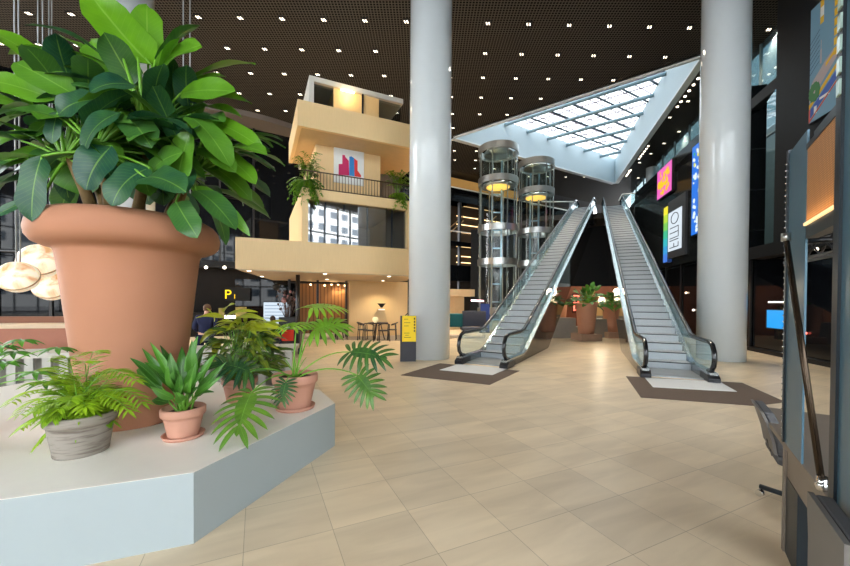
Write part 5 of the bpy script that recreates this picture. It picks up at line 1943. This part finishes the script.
# ---- bushy yellow green plant behind them
c4 = (-2.2, 4.3)
p4 = thing('potted_croton', 'bushy yellow tipped plant in a terracotta pot between the strap leaved and cut leaved plants', 'potted plant', (c4[0], c4[1], 0.5))
pot(p4, c4, 0.5, 0.19, 0.14, 0.28, M_terra_l, 0.07)
lv, ps = MB(), MB()
random.seed(44)
for k in range(320):
    a = random.uniform(0, 2 * PI)
    z = random.uniform(0.0, 1.0)
    rr = 0.36 * math.sin(PI * (0.15 + 0.75 * z)) ** 0.7
    q = Vector((c4[0] + 0.08 + rr * math.cos(a) * random.uniform(0.35, 1), c4[1] + rr * math.sin(a) * random.uniform(0.35, 1), 0.80 + 0.64 * z))
    d = Vector((math.cos(a), math.sin(a), random.uniform(-0.7, 0.4))).normalized()
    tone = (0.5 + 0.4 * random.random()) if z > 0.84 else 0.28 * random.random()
    blade(lv, q, q + d * random.uniform(0.16, 0.26), random.uniform(0.045, 0.075), (0, -0.4, 1), 0.14, 0.2, tone, 'lance', 6, 0.03, random.uniform(-0.4, 0.4))
    if k % 3 == 0:
        stalk(ps, (c4[0], c4[1], 0.75), q, 0.007, 0.003, 0.03, 4)
for px, py, tx, ty in ((225, 318, 196, 318), (222, 320, 258, 312), (236, 318, 268, 322), (232, 330, 282, 338), (216, 330, 200, 344), (240, 330, 288, 332), (224, 312, 236, 304), (214, 322, 206, 308), (238, 342, 280, 350), (220, 340, 214, 360)):
    blade(lv, at(px, py, c4[1]), at(tx, ty, c4[1] - 0.12), 0.10, (0, -0.6, 1), 0.12, 0.15, random.uniform(0.6, 0.98), 'lance', 8, 0.04)
lv.build('leaves', LEAF_CROT, p4, clean=False)
ps.build('stems', M_stem, p4)

# ---- plant cut by the left frame edge
c5 = (-3.95, 3.1)
p5 = thing('potted_schefflera', 'terracotta pot with thin hand shaped leaves cut by the left frame edge', 'potted plant', (c5[0], c5[1], 0.5))
MB().lathe([(0.001, 0), (0.15, 0), (0.165, 0.03), (0.155, 0.03), (0.001, 0.012)], (c5[0], c5[1], 0.5), 32, close=False).build('saucer', M_terra_l, p5)
pot(p5, c5, 0.512, 0.19, 0.12, 0.34, M_terra_l, 0.08)
lv, ps = MB(), MB()
for px, py in ((22, 340), (58, 348), (4, 362), (36, 372), (2, 346), (-20, 340), (46, 382), (14, 352)):
    c = at(px, py, c5[1])
    stalk(ps, (c5[0], c5[1], 0.8), c, 0.006, 0.004, 0.12, 6)
    for k in range(7):
        a = 2 * PI * k / 7
        d = Vector((math.cos(a), 0.7 * math.sin(a), -0.3)).normalized()
        blade(lv, c, c + d * 0.15, 0.042, (0, -0.4, 1), 0.1, 0.1, random.uniform(0.25, 0.8), 'lance', 6)
lv.build('leaves', LEAF_DARK, p5, clean=False)
ps.build('stalks', M_stem, p5)

# ---- hanging ferns on the pavilion terrace
def fern(label, w, dpt, zz, spread, drop, seed, tone0, cnt):
    random.seed(seed)
    q = p3(w, dpt, zz)
    t = thing('terrace_fern', label, 'potted plant', q)
    MB().lathe([(0.001, 0), (0.16, 0), (0.2, 0.26), (0.18, 0.26), (0.001, 0.2)], q, 20, close=False).build('tub', M_terra, t)
    lv, ps = MB(), MB()
    for k in range(cnt):
        a = random.uniform(0, 2 * PI)
        up = random.random() < 0.35
        r = spread * random.uniform(0.4, 1.0)
        tip = q + Vector((r * math.cos(a), r * 0.7 * math.sin(a) - 0.12, 0.25 + (random.uniform(0.3, 0.95) if up else -drop * random.uniform(0.0, 1.0))))
        if tip.z < zz and tip.y > q.y - 0.25:
            tip.y = q.y - random.uniform(0.3, 0.5)
        frond(lv, ps, q + Vector((0, 0, 0.25)), tip, 0.3, 7, 0.16, 0.05, tone0 + random.uniform(-0.2, 0.25), 0.5)
    lv.build('fronds', LEAF_PALM, t, clean=False)
    ps.build('stems', M_stem, t)


fern('trailing fern at the left end of the pavilion terrace railing', 2.2, 0.62, 5.48, 0.62, 0.75, 8, 0.12, 110)
fern('trailing fern at the right end of the pavilion terrace, by the middle column', 5.5, 0.62, 5.48, 0.5, 0.6, 9, 0.3, 80)

# ---- tall planters in the alcove between the escalators
def alcove_plant(label, x, y, seed, plinth=True, sz=1.0):
    random.seed(seed)
    t = thing('alcove_planter', label, 'potted plant', (x, y, 0), 'tall planters in the alcove')
    if plinth:
        MB().box((x, y, 0.14), (0.95, 0.95, 0.28), 0.1).build('plinth', mat('clay_plinth', rgb(178, 146, 122), 0.7), t)
    MB().lathe([(0.001, 0.28), (0.33, 0.28), (0.36, 0.6), (0.44, 1.5), (0.47, 1.62), (0.45, 1.66), (0.41, 1.6), (0.001, 1.58)], (x, y, 0), 32, close=False).build('pot', M_terra, t)
    lv, ps = MB(), MB()
    for k in range(58):
        a, el = random.uniform(0, 2 * PI), random.uniform(-0.1, 1.35)
        d = Vector((math.cos(a) * math.cos(el), math.sin(a) * math.cos(el), math.sin(el)))
        p0 = Vector((x, y, 1.6)) + d * random.uniform(0.25, 0.75) * sz
        p1 = p0 + d * random.uniform(0.35, 0.55) * sz - Vector((0, 0, random.uniform(0, 0.3)))
        blade(lv, p0, p1, random.uniform(0.15, 0.22), (0, -0.5, 1), 0.12, 0.15, random.uniform(0.1, 0.65), 'oval', 7, 0.03, random.uniform(-0.4, 0.4))
        stalk(ps, (x, y, 1.55), p0, 0.012, 0.007, 0.05, 4)
    lv.build('leaves', LEAF_DARK, t, clean=False)
    ps.build('stalks', M_stem, t)


alcove_plant('tall tapered terracotta planter in full view between the escalators', 7.25, 16.25, 1, True, 1.0)
alcove_plant('leafy terracotta planter half hidden by the left escalator', 7.35, 19.9, 2, True, 0.7)
alcove_plant('leafy terracotta planter half hidden by the right escalator', 9.05, 17.5, 3, True, 0.75)

# ============================================================ PENDANT LAMPS
M_alab = bpy.data.materials.new('alabaster_glow')
M_alab.use_nodes = True
n_, l_ = M_alab.node_tree.nodes, M_alab.node_tree.links
p_ = n_['Principled BSDF']
tcn = n_.new('ShaderNodeTexCoord')
nsn = n_.new('ShaderNodeTexNoise')
nsn.inputs['Scale'].default_value = 2.6
nsn.inputs['Detail'].default_value = 5
nsn.inputs['Distortion'].default_value = 1.8
rpn = n_.new('ShaderNodeValToRGB')
rpn.color_ramp.elements[0].position, rpn.color_ramp.elements[0].color = 0.32, rgb(222, 170, 116)
rpn.color_ramp.elements[1].position, rpn.color_ramp.elements[1].color = 0.55, rgb(255, 240, 214)
l_.new(tcn.outputs['Object'], nsn.inputs['Vector'])
l_.new(nsn.outputs['Fac'], rpn.inputs['Fac'])
l_.new(rpn.outputs['Color'], p_.inputs['Base Color'])
l_.new(rpn.outputs['Color'], p_.inputs['Emission Color'])
p_.inputs['Emission Strength'].default_value = 0.24
p_.inputs['Roughness'].default_value = 0.4
M_cable = mat('pale_cable', rgb(150, 156, 160), 0.4, 0.4)


def pendant(label, px, py, Y, r, cx=(0, 0.0), tilt=0.0):
    c = at(px, py, Y)
    t = thing('pendant_lamp', label, 'pendant lamp', c, 'alabaster pendant lamps')
    m = MB().lathe([(0.001, -0.54), (0.2, -0.51), (0.38, -0.42), (0.51, -0.28), (0.585, -0.12), (0.605, 0.0), (0.585, 0.12), (0.51, 0.28), (0.38, 0.42), (0.2, 0.51), (0.001, 0.54)], (0, 0, 0), 32, close=False)
    R = Matrix.Rotation(tilt + 0.9, 3, 'X') @ Matrix.Rotation(0.35, 3, 'Y')
    m.v = [c + (R @ v) * (r / 0.6) for v in m.v]
    m.build('globe', M_alab, t)
    b = MB().lathe([(0.595, -0.03), (0.615, -0.03), (0.615, 0.03), (0.595, 0.03)], (0, 0, 0), 36, close=False)
    b.v = [c + (R @ v) * (r / 0.6) for v in b.v]
    b.build('brass_band', mat('pale_brass', rgb(206, 178, 140), 0.4, 0.3), t)
    for dx in cx:
        MB().tube([(c.x + dx, c.y, c.z + 0.2 * r / 0.6), (c.x + dx, c.y, CEIL)], 0.011, 6).build('cable', M_cable, t)


pendant('round alabaster pendant lamp left of the giant pot, the topmost of three', 41, 261, 7.0, 0.34, (-0.03, 0.06))
pendant('round alabaster pendant lamp left of the giant pot, nearest the frame edge', 18, 277, 6.3, 0.28, (-0.03, 0.04))
pendant('round alabaster pendant lamp left of the giant pot, lowest and half behind it', 52, 286, 7.8, 0.32, (-0.03, 0.03))
pendant('round alabaster pendant lamp peeping out right of the giant pot', 187, 256, 7.6, 0.25, (-0.07, 0.07))

# ============================================================ PEOPLE
M_skin = mat('skin', rgb(216, 164, 136), 0.55, var=0.04)
M_navy = mat('navy_cloth', rgb(26, 32, 66), 0.85, var=0.15, scale=40)
M_hair = mat('light_brown_hair', rgb(112, 80, 54), 0.7, var=0.2, scale=60)
M_hair2 = mat('dark_brown_hair', rgb(52, 36, 28), 0.7, var=0.2, scale=60)
M_shoe = mat('dark_shoe', (0.02, 0.018, 0.016, 1), 0.4)


def skin_chain(name, verts, edges, radii, m, parent, sub=2):
    me = bpy.data.meshes.new(name)
    off = ORG[parent.name]
    me.from_pydata([Vector(v) - off for v in verts], edges, [])
    o = bpy.data.objects.new(name, me)
    C.objects.link(o)
    me.materials.append(m)
    sk = o.modifiers.new('skin', 'SKIN')
    sk.use_smooth_shade = True
    for i, r in enumerate(radii):
        rr = r if isinstance(r, tuple) else (r, r)
        me.skin_vertices[0].data[i].radius = rr
        me.skin_vertices[0].data[i].use_root = (i == 0)
    sb = o.modifiers.new('round', 'SUBSURF')
    sb.levels = sb.render_levels = sub
    o.parent = parent
    return o


def person(label, loc, yaw, height, hair, seated=False, lean=0.0):
    """figure facing local +y; joints laid out in metres for a 1.75 m body"""
    k = height / 1.75
    t = thing('person', label, 'person', loc)
    R = Matrix.Rotation(yaw, 3, 'Z')
    base = Vector(loc)

    def W(x, y, z):
        return base + R @ (Vector((x, y, z)) * k)
    hz = 0.93 if not seated else 0.52
    sy = math.sin(lean)
    cz = math.cos(lean)

    def up(x, y, h):           # torso point h above the hips, leaning forward
        return W(x, y + h * sy, hz + h * cz)
    V = [up(0, 0, 0), up(0, -0.01, 0.22), up(0, 0, 0.40), up(0, 0.0, 0.53), up(0, 0.02, 0.60), up(0, 0.04, 0.68), up(0, 0.035, 0.78)]
    E = [(0, 1), (1, 2), (2, 3), (3, 4), (4, 5), (5, 6)]
    Rr = [(0.14, 0.10), (0.12, 0.09), (0.15, 0.10), (0.055, 0.055), (0.052, 0.055), (0.075, 0.088), (0.06, 0.07)]
    shirt = [0, 1, 2]
    hands = []
    for s in (-1, 1):
        b = len(V)
        V += [up(s * 0.19, 0, 0.47), up(s * 0.25, -0.0, 0.22), up(s * 0.21, 0.18, 0.10) if seated or lean > 0.1 else up(s * 0.24, 0.08, -0.02), up(s * 0.17, 0.32, 0.10) if seated or lean > 0.1 else up(s * 0.23, 0.12, -0.10)]
        E += [(2, b), (b, b + 1), (b + 1, b + 2), (b + 2, b + 3)]
        Rr += [0.062, 0.048, 0.036, 0.03]
        hands.append((V[b + 2], V[b + 3], s))
    for s in (-1, 1):
        b = len(V)
        if seated:
            V += [up(s * 0.10, 0, -0.02), W(s * 0.12, 0.42, 0.50), W(s * 0.12, 0.40, 0.08), W(s * 0.13, 0.52, 0.05)]
        else:
            V += [up(s * 0.10, 0, -0.05), W(s * 0.11, 0.03, 0.50), W(s * 0.11, -0.02, 0.09), W(s * 0.12, 0.12, 0.045)]
        E += [(0, b), (b, b + 1), (b + 1, b + 2), (b + 2, b + 3)]
        Rr += [0.088, 0.062, 0.042, 0.04]
    Rr = [tuple(x * k for x in r) if isinstance(r, tuple) else r * k for r in Rr]
    skin_chain('body', V, E, Rr, M_skin, t)
    hd = V[5]
    # face: nose, ears and eyes on the front of the head
    fc_ = MB()
    fc_.ball(hd + R @ Vector((0, 0.10, 0.0)) * k, 0.014 * k, 8)
    for s in (-1, 1):
        fc_.ball(hd + R @ Vector((s * 0.078, 0.0, 0.0)) * k, 0.02 * k, 8, sc=(0.5, 1, 1.5))
    fc_.build('ears_and_nose', M_skin, t)
    ey = MB()
    for s in (-1, 1):
        ey.ball(hd + R @ Vector((s * 0.03, 0.082, 0.02)) * k, 0.009 * k, 6)
    ey.box(tuple(hd + R @ Vector((0, 0.085, -0.045)) * k), (0.04 * k, 0.012, 0.006), yaw)
    ey.build('eyes_and_mouth', M_hair2, t)
    h = MB()
    h.ball(hd + R @ Vector((0, -0.018, 0.035)) * k, 0.1 * k, 16, sc=(0.88, 1.02, 1.0))
    h.build('hair', hair, t)
    # five fingers on each hand
    fg = MB()
    for wr, hp, s in hands:
        d = (hp - wr).normalized()
        sd = (R @ Vector((1, 0, 0)))
        for j in range(4):
            p = hp + sd * (j - 1.5) * 0.019 * k
            ln = (0.075, 0.085, 0.08, 0.06)[j] * k
            fg.tube([p, p + d * ln * 0.6, p + d * ln + Vector((0, 0, -0.02 * k))], 0.009 * k, 6)
        p = hp - sd * s * 0.03 * k - d * 0.03 * k
        fg.tube([p, p - sd * s * 0.02 * k + d * 0.03 * k, p - sd * s * 0.02 * k + d * 0.055 * k], 0.01 * k, 6)
    fg.build('fingers', M_skin, t)
    # clothes over the body
    jv = [V[0] + Vector((0, 0, -0.05 * k)), V[1], V[2], V[2] + (V[3] - V[2]) * 0.75]
    je = [(0, 1), (1, 2), (2, 3)]
    jr = [(0.165 * k, 0.125 * k), (0.15 * k, 0.115 * k), (0.20 * k, 0.14 * k), (0.125 * k, 0.12 * k)]
    for i in range(2):
        b0 = 7 + 4 * i
        b = len(jv)
        jv += [V[b0], V[b0 + 1], V[b0 + 1] + (V[b0 + 2] - V[b0 + 1]) * 0.9]
        je += [(2, b), (b, b + 1), (b + 1, b + 2)]
        jr += [0.078 * k, 0.064 * k, 0.05 * k]
    skin_chain('jacket', jv, je, jr, M_navy, t)
    tv_ = [V[0]]
    te, tr_ = [], [(0.155 * k, 0.12 * k)]
    for i in range(2):
        b0 = 15 + 4 * i
        b = len(tv_)
        tv_ += [V[b0], V[b0 + 1], V[b0 + 2]]
        te += [(0, b), (b, b + 1), (b + 1, b + 2)]
        tr_ += [0.105 * k, 0.08 * k, 0.062 * k]
    skin_chain('trousers', tv_, te, tr_, M_navy, t)
    for i in range(2):
        b0 = 15 + 4 * i
        sm = MB()
        c = (V[b0 + 2] + V[b0 + 3]) / 2
        sm.box((c.x, c.y, base.z + 0.045 * k), (0.095 * k, 0.27 * k, 0.088 * k), yaw)
        sm.build('shoe', M_shoe, t, 0.02)
    return t


person('person in a dark navy suit seen from behind, left of the yellow tipped plant', (-5.05, 8.3, 0), 0.25, 1.62, M_hair, False, 0.22)
person('person in dark clothes sitting at the desk before the pale screen', (-4.55, 10.75, 0), 0.1, 1.62, M_hair2, True, 0.1)
stl = thing('desk_stool', 'low dark stool under the person at the desk by the pale screen', 'stool', (-4.55, 10.72, 0))
MB().lathe([(0.001, 0.34), (0.2, 0.34), (0.2, 0.39), (0.001, 0.39)], (-4.55, 10.72, 0), 24, close=False).build('seat', M_blackmetal, stl)
for k in range(3):
    a = 2 * PI * k / 3
    MB().tube([(-4.55 + 0.17 * math.cos(a), 10.72 + 0.17 * math.sin(a), 0), (-4.55 + 0.1 * math.cos(a), 10.72 + 0.1 * math.sin(a), 0.34)], 0.016, 8).build('leg', M_blackmetal, stl)
